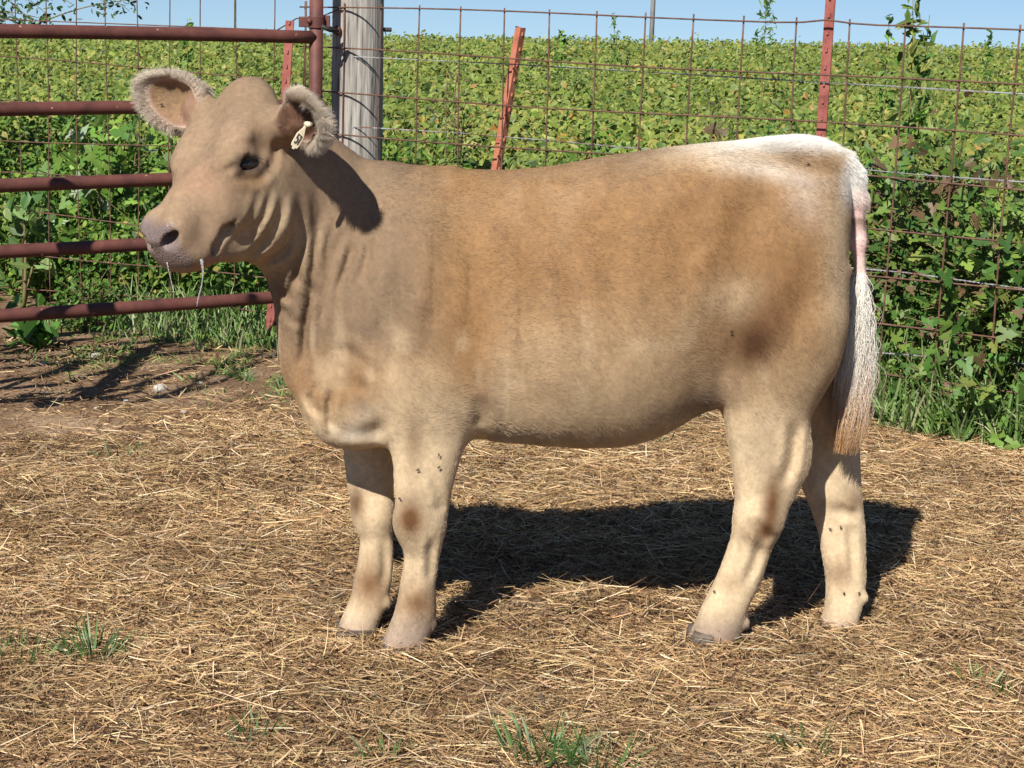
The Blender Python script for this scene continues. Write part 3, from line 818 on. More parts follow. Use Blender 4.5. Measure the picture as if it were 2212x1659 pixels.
def interp(x, xp, fp): return np.interp(np.clip(x, xp[0], xp[-1]), xp, fp)
def csp(xp, fp, x):
    """smooth (monotone-ish Catmull-Rom) interpolation"""
    xp = np.asarray(xp, float); fp = np.asarray(fp, float)
    m = np.gradient(fp, xp); x = np.clip(x, xp[0], xp[-1])
    i = np.clip(np.searchsorted(xp, x) - 1, 0, len(xp) - 2)
    h = xp[i + 1] - xp[i]; t = (x - xp[i]) / h
    return ((2 * t ** 3 - 3 * t ** 2 + 1) * fp[i] + (t ** 3 - 2 * t ** 2 + t) * h * m[i]
            + (-2 * t ** 3 + 3 * t ** 2) * fp[i + 1] + (t ** 3 - t ** 2) * h * m[i + 1])

def ellipsoid(F, c, rad, ax=None, k=.02, mode='add'):
    c = np.asarray(c, float); rad = np.asarray(rad, float); R = max(rad)
    ax = np.eye(3) if ax is None else np.asarray(ax, float)
    def fn(u, w, z):
        d = [u - c[0], w - c[1], z - c[2]]
        l = [(ax[i, 0] * d[0] + ax[i, 1] * d[1] + ax[i, 2] * d[2]) / rad[i] for i in range(3)]
        k0 = np.sqrt(l[0] ** 2 + l[1] ** 2 + l[2] ** 2) + 1e-6
        k1 = np.sqrt((l[0] / rad[0]) ** 2 + (l[1] / rad[1]) ** 2 + (l[2] / rad[2]) ** 2) + 1e-6
        return k0 * (k0 - 1) / k1
    F.op(c - R, c + R, fn, k, mode)

def capsule(F, pts, rads, k=.015, mode='add'):
    pts = np.asarray(pts, float)
    for a, b, ra, rb in zip(pts[:-1], pts[1:], rads[:-1], rads[1:]):
        ab = b - a; L2 = float(ab @ ab)
        def fn(u, w, z):
            t = np.clip(((u - a[0]) * ab[0] + (w - a[1]) * ab[1] + (z - a[2]) * ab[2]) / L2, 0, 1)
            return np.sqrt((u - a[0] - t * ab[0]) ** 2 + (w - a[1] - t * ab[1]) ** 2 + (z - a[2] - t * ab[2]) ** 2) - (ra + (rb - ra) * t)
        r = max(ra, rb)
        F.op(np.minimum(a, b) - r, np.maximum(a, b) + r, fn, k, mode)

def loft(F, cen, A, B, rA, rB, n=2., k=.03, mode='add', egg=None, endcap=True):
    """sections along a straight-ish axis; cen (n,3) centres, A,B fixed unit directions, rA,rB half sizes"""
    cen = np.asarray(cen, float); A = np.asarray(A, float); B = np.asarray(B, float)
    ax = np.cross(A, B); ax /= np.linalg.norm(ax)
    if np.dot(cen[-1] - cen[0], ax) < 0: ax = -ax
    s = (cen - cen[0]) @ ax
    fine = np.linspace(s[0], s[-1], 200)
    cf = np.stack([csp(s, cen[:, i], fine) for i in range(3)], 1)
    rAf = np.maximum(csp(s, rA, fine), .004); rBf = np.maximum(csp(s, rB, fine), .004)
    nf = np.interp(fine, s, np.broadcast_to(np.asarray(n, float), (len(s),)))
    eg = np.interp(fine, s, np.broadcast_to(np.asarray(0. if egg is None else egg, float), (len(s),)))
    R = np.maximum(rAf, rBf).max()
    def fn(u, w, z):
        t = (u - cen[0, 0]) * ax[0] + (w - cen[0, 1]) * ax[1] + (z - cen[0, 2]) * ax[2]
        g = lambda arr: np.interp(t, fine, arr)
        c0, c1, c2 = g(cf[:, 0]), g(cf[:, 1]), g(cf[:, 2])
        du, dw, dz = u - c0, w - c1, z - c2
        a = du * A[0] + dw * A[1] + dz * A[2]; b = du * B[0] + dw * B[1] + dz * B[2]
        ra, rb, nn = g(rAf), g(rBf), g(nf)
        ta = a / ra
        rb = rb * (1 + g(eg) * np.clip(ta, -1.3, 1.3))
        q = (np.abs(ta) ** nn + np.abs(b / rb) ** nn) ** (1 / nn)
        d = (q - 1) * np.minimum(ra, rb) * .9
        over = np.maximum(np.maximum(s[0] - t, t - s[-1]), 0)
        d = np.where(over > 0, np.sqrt(np.maximum(d, 0) ** 2 + over ** 2) + np.minimum(d, 0) * 0, d)
        return d
    lo = cf.min(0) - R; hi = cf.max(0) + R
    F.op(lo, hi, fn, k, mode)

def leg(F, rows, w0, w1, rw, k=.03, n=2.2):
    """rows: (py, xl, xr); w runs from w0 at the first row to w1 at the last"""
    rows = np.asarray(rows, float); m = len(rows)
    ws = np.interp(np.arange(m) / (m - 1), [0, .5, 1], [w0, (w0 + w1) / 2, w1])
    cen = []; ru = []
    for (py, xl, xr), w in zip(rows, ws):
        a, b = sg(xl, py, w), sg(xr, py, w); cen.append((a + b) / 2); ru.append((b[0] - a[0]) / 2)
    cen = np.array(cen); ru = np.array(ru); rw = np.asarray(rw, float)
    loft(F, cen, (1, 0, 0), (0, 1, 0), ru, rw, n, k)
    return cen, ru

def surface_nets(V, org, h):
    S = V < 0
    c = np.zeros(tuple(np.array(V.shape) - 1), np.uint8)
    for dx in (0, 1):
        for dy in (0, 1):
            for dz in (0, 1):
                c += S[dx:S.shape[0] - 1 + dx, dy:S.shape[1] - 1 + dy, dz:S.shape[2] - 1 + dz]
    act = np.argwhere((c > 0) & (c < 8)); idx = np.full(c.shape, -1, np.int32)
    idx[tuple(act.T)] = np.arange(len(act))
    acc = np.zeros((len(act), 3)); num = np.zeros(len(act))
    cor = [(x, y, z) for x in (0, 1) for y in (0, 1) for z in (0, 1)]
    for i, a in enumerate(cor):
        for b in cor[i + 1:]:
            if sum(abs(p - q) for p, q in zip(a, b)) != 1: continue
            va = V[tuple((act + a).T)]; vb = V[tuple((act + b).T)]
            m = (va < 0) != (vb < 0)
            t = np.where(m, va / np.where(m, va - vb, 1), 0)
            p = np.array(a) + t[:, None] * (np.array(b) - np.array(a))
            acc[m] += p[m]; num[m] += 1
    verts = np.asarray(org) + (act + acc / num[:, None]) * h
    faces = []
    for ax in range(3):
        sl0 = [slice(None)] * 3; sl1 = [slice(None)] * 3
        sl0[ax] = slice(0, -1); sl1[ax] = slice(1, None)
        a, b = S[tuple(sl0)], S[tuple(sl1)]
        e = np.argwhere(a != b); o1, o2 = (ax + 1) % 3, (ax + 2) % 3
        ok = (e[:, o1] > 0) & (e[:, o2] > 0) & (e[:, o1] < V.shape[o1] - 1) & (e[:, o2] < V.shape[o2] - 1); e = e[ok]
        inside_first = a[tuple(e.T)]
        q = []
        for d1, d2 in ((-1, -1), (0, -1), (0, 0), (-1, 0)):
            ee = e.copy(); ee[:, o1] += d1; ee[:, o2] += d2; q.append(idx[tuple(ee.T)])
        q = np.stack(q, 1); q[~inside_first] = q[~inside_first][:, ::-1]
        faces.append(q)
    return verts, np.concatenate(faces)

EARS = []
EYES = {}
# ---- head frame (built in calf axes)
POLL = to_calf(at_y(527, 199, 3.52)); MUZ = to_calf(at_y(334, 483, 3.34))
_ax = MUZ - POLL; HL = np.linalg.norm(_ax); HX = _ax / HL          # poll -> top of the muzzle, along the face
_lat = RC @ np.array([.72, -.68, .10]); _lat -= HX * (_lat @ HX); HLt = _lat / np.linalg.norm(_lat)   # towards the near (left) side
HN = np.cross(HX, HLt); HN = HN if HN[2] > 0 else -HN                # out of the forehead
HR = np.stack([HX, HLt, HN])
def hd(t, l, n):                               # head point: t along the face (in head lengths), l lateral, n above the face line (m)
    return POLL + HX * HL * t + HLt * l + HN * n

for s in (1, -1):                               # eye centre and axes: along the slit, up, out of the head
    o = HLt * s * .86 + HN * .42 + HX * .16; o /= np.linalg.norm(o)
    e = -HX * .62 - HN * .42 + HLt * s * .45; e -= o * (e @ o); e /= np.linalg.norm(e)
    u = np.cross(o, e); u = u if u @ HN > 0 else -u
    EYES[s] = (hd(.44, s * .0775, -.046), np.stack([e, u, o]))

def build_calf_field():
    F = Field()
    # trunk: side profile and width
    st = [(640, 742, 818, .035), (668, 650, 880, .07), (705, 560, 930, .10), (760, 455, 958, .128), (830, 376, 962, .142), (900, 363, 956, .150),
          (1000, 366, 946, .165), (1100, 368, 950, .185), (1200, 359, 958, .200), (1300, 341, 964, .207), (1370, 330, 960, .208),
          (1450, 319, 938, .203), (1520, 312, 902, .193), (1600, 308, 862, .182), (1680, 302, 850, .174), (1750, 301, 838, .162),
          (1780, 309, 800, .138), (1804, 326, 730, .106), (1816, 354, 640, .072), (1822, 415, 545, .03)]
    cen, rz, rb = [], [], []
    for px, t, b, hw in st:
        T = sg(px, t, 0); B = sg(px, b, -.02); c = (T + B) / 2; cen.append([T[0], 0, c[2]]); rz.append((T[2] - B[2]) / 2); rb.append(hw)
    loft(F, cen, (0, 0, 1), (0, 1, 0), rz, rb, n=[2.25] * 9 + [2.15] * 6 + [2.25] * 5, k=.02, egg=[-.10] * 8 + [-.06, -.02, .02, .06, .08, .06, .02, 0, 0, 0, 0, 0])
    # neck
    nk = [((648, 236), (560, 548), -.045, .070), ((735, 305), (606, 690), -.02, .080), ((800, 352), (636, 800), 0., .098), ((865, 408), (690, 905), 0, .105), ((940, 500), (790, 860), 0, .03)]
    cen = []; rA = []; rB = []
    hv = sg(735, 305) - sg(606, 690); hv[1] = 0; hv /= np.linalg.norm(hv)
    for a, b, w, hw in nk:
        a, b = sg(*a, w), sg(*b, w); cen.append((a + b) / 2); rA.append(abs((a - b) @ hv) / 2); rB.append(hw)
    loft(F, cen, hv, (0, 1, 0), rA, rB, n=2.1, k=.04)
    # dewlap fold and brisket
    ellipsoid(F, sg(640, 740, -.02), (.028, .026, .085), k=.04)
    ellipsoid(F, sg(745, 850, -.045), (.085, .075, .095), k=.04)
    ellipsoid(F, sg(770, 925, -.05), (.055, .045, .025), k=.03)
    # shoulder and upper arm, hip, stifle
    ellipsoid(F, sg(900, 640, -.075), (.10, .075, .17), k=.06); ellipsoid(F, sg(900, 640, .075), (.10, .075, .17), k=.06)
    ellipsoid(F, sg(905, 810, -.10), (.085, .060, .10), k=.05); ellipsoid(F, sg(905, 810, .10), (.085, .060, .10), k=.05)
    for s in (-1, 1):
        ellipsoid(F, sg(1690, 560, s * .075), (.118, .095, .20), k=.06)
        ellipsoid(F, sg(1690, 740, s * .095), (.105, .075, .12), k=.05)
        ellipsoid(F, sg(1560, 400, s * .10), (.06, .05, .05), k=.06)
    # flank fold
    ellipsoid(F, sg(1545, 800, -.10), (.05, .035, .06), k=.04)
    # legs
    nf = leg(F, [(690, 850, 1020), (800, 840, 1036), (880, 843, 1024), (950, 847, 1006), (1030, 851, 983), (1090, 855, 968), (1130, 857, 962), (1170, 866, 955),
                 (1205, 874, 946), (1240, 870, 941), (1280, 862, 941), (1320, 853, 942), (1350, 842, 936), (1384, 828, 926), (1406, 822, 922)],
             -.105, -.06, [.02, .055, .058, .050, .043, .039, .038, .036, .031, .030, .033, .037, .037, .041, .044])
    ff = leg(F, [(760, 765, 860), (880, 737, 852), (960, 741, 850), (1040, 750, 850), (1100, 763, 850), (1140, 776, 848), (1200, 775, 847), (1250, 765, 844), (1290, 757, 839),
                 (1320, 745, 829), (1350, 733, 817), (1371, 728, 811)],
             .09, .035, [.02, .05, .047, .042, .039, .034, .030, .031, .035, .036, .040, .042])
    nr = leg(F, [(580, 1610, 1824), (700, 1574, 1826), (780, 1562, 1806), (850, 1563, 1772), (900, 1566, 1750), (970, 1576, 1749), (1030, 1585, 1737), (1100, 1589, 1702),
                 (1160, 1580, 1677), (1200, 1567, 1659), (1260, 1543, 1640), (1310, 1518, 1615), (1350, 1502, 1604), (1376, 1490, 1598)],
             -.105, -.055, [.03, .080, .080, .070, .062, .050, .044, .038, .035, .034, .035, .039, .042, .044])
    fr_ = leg(F, [(640, 1660, 1815), (800, 1700, 1840), (900, 1742, 1852), (970, 1737, 1855), (1050, 1733, 1859), (1100, 1752, 1864), (1150, 1768, 1868), (1200, 1777, 1869),
                  (1260, 1785, 1868), (1300, 1785, 1862), (1340, 1778, 1852), (1369, 1771, 1844)],
              .11, .035, [.03, .072, .062, .052, .043, .037, .035, .034, .036, .039, .041, .043])
    # knee and fetlock knobs, dewclaws, point of hock
    ellipsoid(F, sg(905, 1128, -.085), (.047, .043, .05), k=.02); ellipsoid(F, sg(804, 1112, .06), (.041, .038, .045), k=.02)
    ellipsoid(F, sg(1722, 985, -.088), (.022, .02, .045), k=.02); ellipsoid(F, sg(1640, 1120, -.085), (.042, .038, .05), k=.025)
    for px, py, w in ((932, 1345, -.075), (834, 1302, .035), (1608, 1345, -.07), (1864, 1290, .035)):
        ellipsoid(F, sg(px, py, w), (.011, .012, .013), k=.008)
    # tail
    tl = [sg(x, y, w) for x, y, w in ((1760, 350, 0), (1812, 358, 0), (1836, 384, 0), (1848, 430, -.005), (1854, 520, -.02), (1858, 610, -.025), (1866, 700, -.02), (1862, 800, -.02), (1852, 870, -.015))]
    capsule(F, tl, [.03, .026, .021, .017, .0135, .012, .010, .008, .006], k=.02)

    # ---- head
    T = [0, .10, .22, .36, .48, .60, .72, .84, .95, 1.03, 1.09]
    a = [.060, .077, .086, .090, .086, .074, .060, .053, .055, .053, .040]
    dep = [.11, .165, .215, .256, .276, .262, .224, .176, .134, .112, .084]
    top = [-.004, .010, .014, .008, .003, .003, .004, .002, .000, -.004, -.016]
    cen = [hd(t, 0, tp - d / 2) for t, tp, d in zip(T, top, dep)]
    loft(F, cen, HN, HLt, np.array(dep) / 2, a, n=[2.2, 2.4, 2.6, 2.6, 2.4, 2.4, 2.6, 3.0, 3.5, 3.6, 3.0], k=.03, egg=[.1, .12, .16, .18, .14, .10, .06, .02, 0, 0, 0])
    ellipsoid(F, hd(.02, 0, -.02), (.05, .055, .045), HR, k=.04)            # poll
    for s in (-1, 1):
        ellipsoid(F, hd(.40, s * .066, -.012), (.050, .026, .015), HR, k=.04)   # brow
        ellipsoid(F, hd(.52, s * .064, -.075), (.080, .022, .035), HR, k=.05)   # cheekbone under the eye
        ellipsoid(F, hd(.38, s * .054, -.140), (.080, .036, .072), HR, k=.04)   # jaw muscle
        ellipsoid(F, hd(.96, s * .034, -.030), (.030, .024, .030), HR, k=.02)   # nostril wing
        ellipsoid(F, hd(.88, s * .036, -.082), (.045, .024, .028), HR, k=.02)   # upper lip
    ellipsoid(F, hd(.88, 0, -.112), (.055, .036, .024), HR, k=.015)         # chin / lower lip
    ellipsoid(F, hd(1.03, 0, -.070), (.026, .042, .030), HR, k=.03)         # upper lip, front
    # eye sockets, nostrils, mouth line
    for s in (-1, 1):
        ellipsoid(F, hd(.25, s * .124, -.052), (.050, .028, .034), HR, k=.04, mode='sub')   # temple hollow
        capsule(F, [hd(.33, s * .055, .0), hd(.46, s * .068, -.018)], [.010, .012], k=.04)   # brow ridge
        c, E = EYES[s]
        ellipsoid(F, c + E[2] * .010, (.0265, .0158, .019), E, k=.010, mode='sub')
        ax = np.stack([HX * .5 + HLt * s * .45 + HN * .4, HLt, HN]); ax[0] /= np.linalg.norm(ax[0])
        ax[1] = HLt - ax[0] * (HLt @ ax[0]); ax[1] /= np.linalg.norm(ax[1]); ax[2] = np.cross(ax[0], ax[1])
        c = hd(1.055, s * .036, -.025)
        d1 = HLt * s * .85 + HN * .25 - HX * .38; d1 /= np.linalg.norm(d1)      # slit direction
        ax1 = HX * .9 + HLt * s * .35 - HN * .1; ax1 -= d1 * (ax1 @ d1); ax1 /= np.linalg.norm(ax1)
        ellipsoid(F, c, (.0225, .032, .0102), np.stack([d1, ax1, np.cross(d1, ax1)]), k=.008, mode='sub')
        capsule(F, [hd(1.02, s * .022, -.104), hd(.92, s * .056, -.100), hd(.80, s * .060, -.094), hd(.73, s * .064, -.086), hd(.715, s * .065, -.078)], [.004, .006, .007, .008, .003], k=.010, mode='sub')
    for s in (-1, 1):                                                        # eyelids
        c, E = EYES[s]
        lid = lambda a, b, o: c + E[0] * a + E[1] * b + E[2] * o
        capsule(F, [lid(-.031, -.004, .001), lid(-.015, .0108, .011), lid(.007, .0128, .013), lid(.030, .0, .003)], [.005, .0075, .0075, .005], k=.008)
        capsule(F, [lid(-.031, -.005, .001), lid(-.012, -.0170, .006), lid(.012, -.0160, .006), lid(.030, -.002, .002)], [.004, .0050, .0050, .004], k=.008)
    # ears: a cup = outer shell minus a shifted inner one
    for s in (1, -1):
        axd = RC @ (np.array([.42, -.88, .08]) if s > 0 else np.array([-.86, .30, .37]))
        axd /= np.linalg.norm(axd)
        root = hd(.115, s * .088, -.045) if s > 0 else hd(.15, s * .066, -.020)
        face = RC @ (np.array([-.84, -.30, -.34]) if s > 0 else np.array([-.25, -.85, .10])); face -= axd * (face @ axd); face /= np.linalg.norm(face)
        sd_ = np.cross(axd, face); E3 = np.stack([axd, sd_, face]); L = .070 if s > 0 else .082; EWD = .050 if s > 0 else .050
        c = root + axd * (L + .012) + np.array([0, 0, -.006])
        if s > 0: c = to_calf(at_y(664, 258, 3.395)); root = c - axd * (L + .012)
        EARS.append((c, E3, L, EWD))
        def fn(u, w, z, c=c, E3=E3, L=L, WD=EWD):
            d = [u - c[0], w - c[1], z - c[2]]
            l = [E3[i, 0] * d[0] + E3[i, 1] * d[1] + E3[i, 2] * d[2] for i in range(3)]
            def el(x, y, zz, r):
                q = np.sqrt((x / r[0]) ** 2 + (y / r[1]) ** 2 + (zz / r[2]) ** 2) + 1e-6
                g = np.sqrt((x / r[0] ** 2) ** 2 + (y / r[1] ** 2) ** 2 + (zz / r[2] ** 2) ** 2) + 1e-6
                return q * (q - 1) / g
            wid = WD * (1 - .10 * l[0] / L)
            o = el(l[0], l[1] * WD / wid, l[2] + .004, (L, WD, .036))
            i = el(l[0] - .006, l[1] * WD / wid, l[2] - .014, (L * .93, WD - .0075, .037))
            return np.maximum(o, -i)
        F.op(c - .11, c + .11, fn, .012)
        capsule(F, [hd(.19, s * .045, -.040), root + axd * .045 - face * .010], [.040, .030], k=.025)
    return F, tl

def wrinkles(F):
    """skin folds and muscle lines, given where they lie on the near side as the photograph shows them"""
    def crease(pts, amp, wpx, ridge=.45, far=False, wlim=.02):
        p = np.asarray(pts, float); t = np.linspace(0, len(p) - 1, 16)
        p = np.stack([csp(np.arange(len(p)), p[:, i], t) for i in range(2)], 1)
        c = np.array([sg(x, y, w) for x, y in p for w in ((-.12, .12) if far else (-.34, -.03))])
        m = .004 + wpx / 1000.
        q = F.sl(c.min(0) - m, c.max(0) + m, 0); u, w, z = F.xyz(q)
        wx = CO[0] + u * RC[0, 0] + w * RC[1, 0]; wy = CO[1] + u * RC[0, 1] + w * RC[1, 1]
        vz = z - H
        dep = wx * FW[0] + wy * FW[1] + vz * FW[2]
        X = CX + FPX * (wx * RT[0] + wy * RT[1] + vz * RT[2]) / dep; Y = CY - FPX * (wx * UP[0] + wy * UP[1] + vz * UP[2]) / dep
        d2 = np.full(X.shape, 1e6, np.float32); T = np.zeros(X.shape, np.float32)
        for i, (a, b) in enumerate(zip(p[:-1], p[1:])):
            ab = b - a; L2 = ab @ ab + 1e-9
            tt = np.clip(((X - a[0]) * ab[0] + (Y - a[1]) * ab[1]) / L2, 0, 1)
            dd = (X - a[0] - tt * ab[0]) ** 2 + (Y - a[1] - tt * ab[1]) ** 2
            T = np.where(dd < d2, (i + tt) / 15, T); d2 = np.minimum(d2, dd)
        d = np.sqrt(d2) / wpx
        prof = np.exp(-d * d) - ridge * np.exp(-((d - 1.9) ** 2) / .7)
        side = smoothstep(wlim, wlim - .04, w)
        F.V[q] += (amp * prof * side * smoothstep(0, .3, T) * smoothstep(1, .7, T)).astype(np.float32)
    for pts, a, w in (
        # neck
        ([(691, 440), (680, 546), (677, 601), (684, 700)], .0095, 10), ([(711, 480), (705, 546), (694, 615), (697, 712)], .0085, 9),
        ([(732, 500), (715, 580), (701, 650)], .0065, 8), ([(767, 510), (750, 573), (722, 640)], .0065, 9), ([(798, 505), (792, 560), (775, 610)], .004, 9),
        ([(665, 430), (655, 530), (628, 620), (607, 650)], .0065, 10), ([(640, 560), (646, 600), (670, 629), (663, 680), (659, 730), (658, 770), (640, 806)], .0095, 10),
        ([(600, 600), (618, 640), (645, 655)], .004, 8), ([(604, 650), (625, 690), (655, 700)], .0035, 8),
        # brisket and shoulder point
        ([(660, 840), (672, 875), (694, 905)], .006, 9), ([(691, 815), (681, 862), (692, 900)], .007, 10), ([(715, 830), (710, 893), (724, 935)], .0075, 10),
        ([(720, 742), (770, 771), (822, 826)], .0048, 12), ([(740, 922), (770, 938), (805, 934), (845, 895)], .0032, 15), ([(700, 836), (760, 832), (822, 850)], .0022, 14),
        # cheek and jaw
        ([(566, 395), (545, 470), (508, 525)], .0035, 8), ([(588, 400), (566, 469), (518, 545)], .0042, 8), ([(611, 410), (598, 480), (547, 547), (510, 566)], .0048, 9),
        ([(645, 400), (643, 488), (607, 547), (545, 574)], .007, 10), ([(601, 285), (594, 335), (583, 380)], .0035, 8),
        # round the eye
        ([(516, 350), (500, 362), (482, 370)], .0028, 7), ([(508, 372), (535, 390), (566, 384), (592, 345)], .0035, 9),
        ([(500, 330), (520, 312), (555, 312)], .0022, 9)):
        crease(pts, a, w)
    for pts, a, w, r in (
        ([(985, 430), (1020, 560), (1040, 700), (1045, 800)], .0045, 34, .5),        # behind the shoulder
        ([(860, 470), (880, 580), (850, 690), (820, 770)], .0035, 26, .5),           # front of the shoulder blade
        ([(940, 500), (960, 620), (930, 720)], .0025, 22, .6),
        ([(1470, 420), (1490, 500), (1530, 560)], .0070, 48, .35),                   # hollow before the hip
        ([(1640, 400), (1600, 520), (1570, 660), (1560, 780)], .0040, 34, .5),       # front of the thigh
        ([(1770, 500), (1740, 640), (1700, 800)], .0030, 30, .5),                    # back of the thigh
        ([(1140, 520), (1150, 640), (1180, 760)], .0016, 22, .6), ([(1220, 500), (1240, 640), (1280, 780)], .0018, 22, .6), ([(1310, 500), (1340, 640), (1390, 770)], .0016, 22, .6),
        ([(1028, 850), (1040, 890), (1026, 930)], .0035, 16, .3), ([(1552, 780), (1556, 850), (1562, 900)], .0030, 16, .4),
        # tendons and joints
        ([(925, 1010), (950, 1080), (945, 1110)], .0036, 10, .5), ([(935, 1150), (928, 1210), (925, 1270)], .0055, 9, .5), ([(895, 1180), (900, 1240), (890, 1290)], .0030, 12, .5),
        ([(1715, 900), (1712, 980), (1690, 1060)], .0085, 12, .5), ([(1650, 1140), (1632, 1210), (1605, 1275)], .0060, 10, .5), ([(1610, 1120), (1650, 1150), (1670, 1170)], .0045, 12, .5)):
        crease(pts, a, w, r)
    for pts, a, w in (([(1835, 1120), (1840, 1200), (1845, 1270)], .005, 9), ([(1800, 1090), (1830, 1110), (1860, 1108)], .005, 11), ([(828, 1150), (830, 1220), (822, 1280)], .0045, 9)):
        crease(pts, a, w, .5, True, .16)
def ear_space(P):
    """ear mask, how far out towards the rim (0..1), inside of the cup (0..1), outward direction"""
    m = np.zeros(len(P)); rim = np.zeros(len(P)); ins = np.zeros(len(P)); out = np.zeros((len(P), 3))
    for c, E, L, wd in EARS:
        q = (P - c) @ E.T; wid = wd * (1 - .1 * q[:, 0] / L)
        rr = np.sqrt((q[:, 0] / L) ** 2 + (q[:, 1] / wid) ** 2)
        k = smoothstep(1.35, 1.12, rr) * smoothstep(.075, .055, np.abs(q[:, 2])) * smoothstep(-L * .8, -L * .45, q[:, 0])
        b = k > m
        m = np.where(b, k, m); rim = np.where(b, smoothstep(.72, .93, rr), rim)
        ins = np.where(b, smoothstep(-.016, -.004, q[:, 2]) * smoothstep(.95, .84, rr), ins)
        o = (q[:, :1] * .8 + L * .25) * E[0] + q[:, 1:2] * E[1] * 1.3; o /= np.linalg.norm(o, axis=1)[:, None] + 1e-9
        out = np.where(b[:, None], o, out)
    return m, rim, ins, out

def tail_mask(P):
    d = np.full(len(P), 9.)
    for a, b in zip(tail_pts[2:-1], tail_pts[3:]):
        ab = b - a; t = np.clip((P - a) @ ab / (ab @ ab), 0, 1)
        d = np.minimum(d, np.linalg.norm(P - a - t[:, None] * ab, axis=1))
    return smoothstep(.026, .018, d)

def coat_color(P):
    """coat markings with some painted shade and sheen, P in calf axes -> linear rgb. Positions are given on the near flank's plane."""
    Wd = CO + P @ RC
    Q = P.copy(); Q[:, 1] = np.where((P[:, 0] > -.42) & (P[:, 2] > .42), -np.abs(P[:, 1]), P[:, 1])
    Wq = CO + Q @ RC
    v = Wq - CAM; d = v @ FW
    x = CX + FPX * (v @ RT) / d; y = CY - FPX * (v @ UP) / d
    def blob(cx, cy, rx, ry, p=1., rot=0.):
        dx, dy = x - cx, y - cy; c, s = math.cos(rot), math.sin(rot)
        return np.exp(-np.power(((dx * c + dy * s) / rx) ** 2 + ((-dx * s + dy * c) / ry) ** 2, p))
    C_tan = np.array((.278, .160, .070)); C_grey = np.array((.208, .138, .080)); C_cream = np.array((.555, .420, .258))
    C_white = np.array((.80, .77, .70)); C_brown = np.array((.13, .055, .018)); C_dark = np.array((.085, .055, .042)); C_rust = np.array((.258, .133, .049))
    C_pink = np.array((.68, .47, .41)); C_face = np.array((.268, .178, .106))
    col = np.broadcast_to(C_tan, (len(P), 3)).copy()
    def mixin(c, f):
        f = np.clip(f, 0, 1)[:, None]; col[:] = col * (1 - f) + c * f
    n1 = vnoise3(P + 3, 9., 1); n2 = vnoise3(P + 3, 23., 2)
    mixin(C_grey, .95 * smoothstep(1010, 830, x + 110 * (n1 - .5)) * smoothstep(860, 700, y))
    mixin(C_grey, .8 * smoothstep(455, 360, y + .12 * (1500 - x) * (x < 1500) + 40 * (n1 - .5)) * smoothstep(1620, 1400, x))
    mixin(C_rust, .55 * blob(1180, 560, 190, 170) + .6 * blob(1560, 540, 170, 170) + .4 * blob(1320, 470, 200, 90))
    mixin(C_cream, .55 * smoothstep(560, 960, y + 120 * (n1 - .5)) * smoothstep(1000, 1100, x))
    mixin(C_cream, .65 * smoothstep(700, 880, y + 60 * (n1 - .5)) * smoothstep(780, 860, x) * (x < 1100))
    mixin(C_rust, .55 * blob(1030, 690, 60, 130, 1, -.15) + .5 * blob(1010, 800, 45, 60))
    mixin(C_tan, .5 * blob(1220, 410, 60, 120, 1, .5))
    # sheen painted in as paler grey streaks, and mottling of the coat
    n3 = vnoise3(P * np.array([2.2, 1, 1]) + 7, 17., 5); n4 = vnoise3(P * np.array([1, 1, .4]) + 1, 34., 6); n5 = vnoise3(P + 9, 6., 7)
    up_ = smoothstep(880, 700, y) * smoothstep(880, 1000, x)
    mixin(C_grey * 1.75, up_ * .22 * smoothstep(.52, .75, n3 * .6 + n5 * .4) * smoothstep(1500, 1250, x))
    mixin(C_rust * .88, up_ * .55 * smoothstep(.5, .8, n5 * .6 + n4 * .4))
    mixin(C_cream, .35 * smoothstep(.55, .8, n4) * smoothstep(600, 760, y))
    mixin(C_grey * 1.6, .2 * blob(1235, 440, 26, 130, 1, .35))
    # belly
    mixin(C_dark * 1.5, .95 * blob(1300, 952, 190, 24, 1, -.03) + .95 * blob(1440, 912, 100, 26, 1, -.36) + .6 * blob(1525, 862, 30, 40, 1, .4) + .5 * blob(1180, 950, 80, 12))  # darker belly hair, mostly the underside's shade painted into the colour
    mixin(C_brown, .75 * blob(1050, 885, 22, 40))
    # legs: cream, with brown knees and pasterns
    mixin(C_cream * 1.12, .95 * smoothstep(840, 960, y))
    mixin(C_brown * .9, 1.1 * blob(886, 1122, 36, 46) + .95 * blob(770, 1088, 20, 38) + .55 * blob(893, 960, 22, 70))
    mixin(C_brown * 1., 1.0 * blob(1668, 1090, 24, 75, 1, .1) + .6 * blob(1640, 1150, 35, 25) + .55 * blob(1850, 1080, 30, 26) + .4 * blob(1800, 1090, 40, 14))
    mixin(C_brown * 1.15, .9 * blob(905, 1305, 52, 46) + .9 * blob(797, 1262, 44, 52) + .55 * blob(1812, 1240, 34, 36) + .35 * blob(1580, 1260, 30, 22))
    mixin(np.array((.30, .215, .165)), .85 * smoothstep(1300, 1380, y))
    # stifle patch and thigh
    
    mixin(C_rust, .5 * blob(1705, 650, 65, 110, 1, -.2) + .4 * blob(1760, 560, 45, 100))
    mixin(C_cream, .8 * blob(1820, 560, 40, 220) + .45 * blob(1590, 640, 70, 45))
    # white rump, tail head
    rump = smoothstep(342, 306, y + 14 * (n2 - .5)) * smoothstep(1400, 1680, x)
    mixin(C_cream * 1.1, .6 * smoothstep(400, 330, y + .0 * x + 30 * (n1 - .5)) * smoothstep(1330, 1560, x))
    mixin(C_white, rump); mixin(C_white, .30 * blob(1640, 360, 130, 24, 1, .22) + .18 * blob(1740, 430, 40, 60, 1, -.4))
    mixin(C_tan * 1.0, .8 * blob(1740, 348, 60, 26, 1, .25))
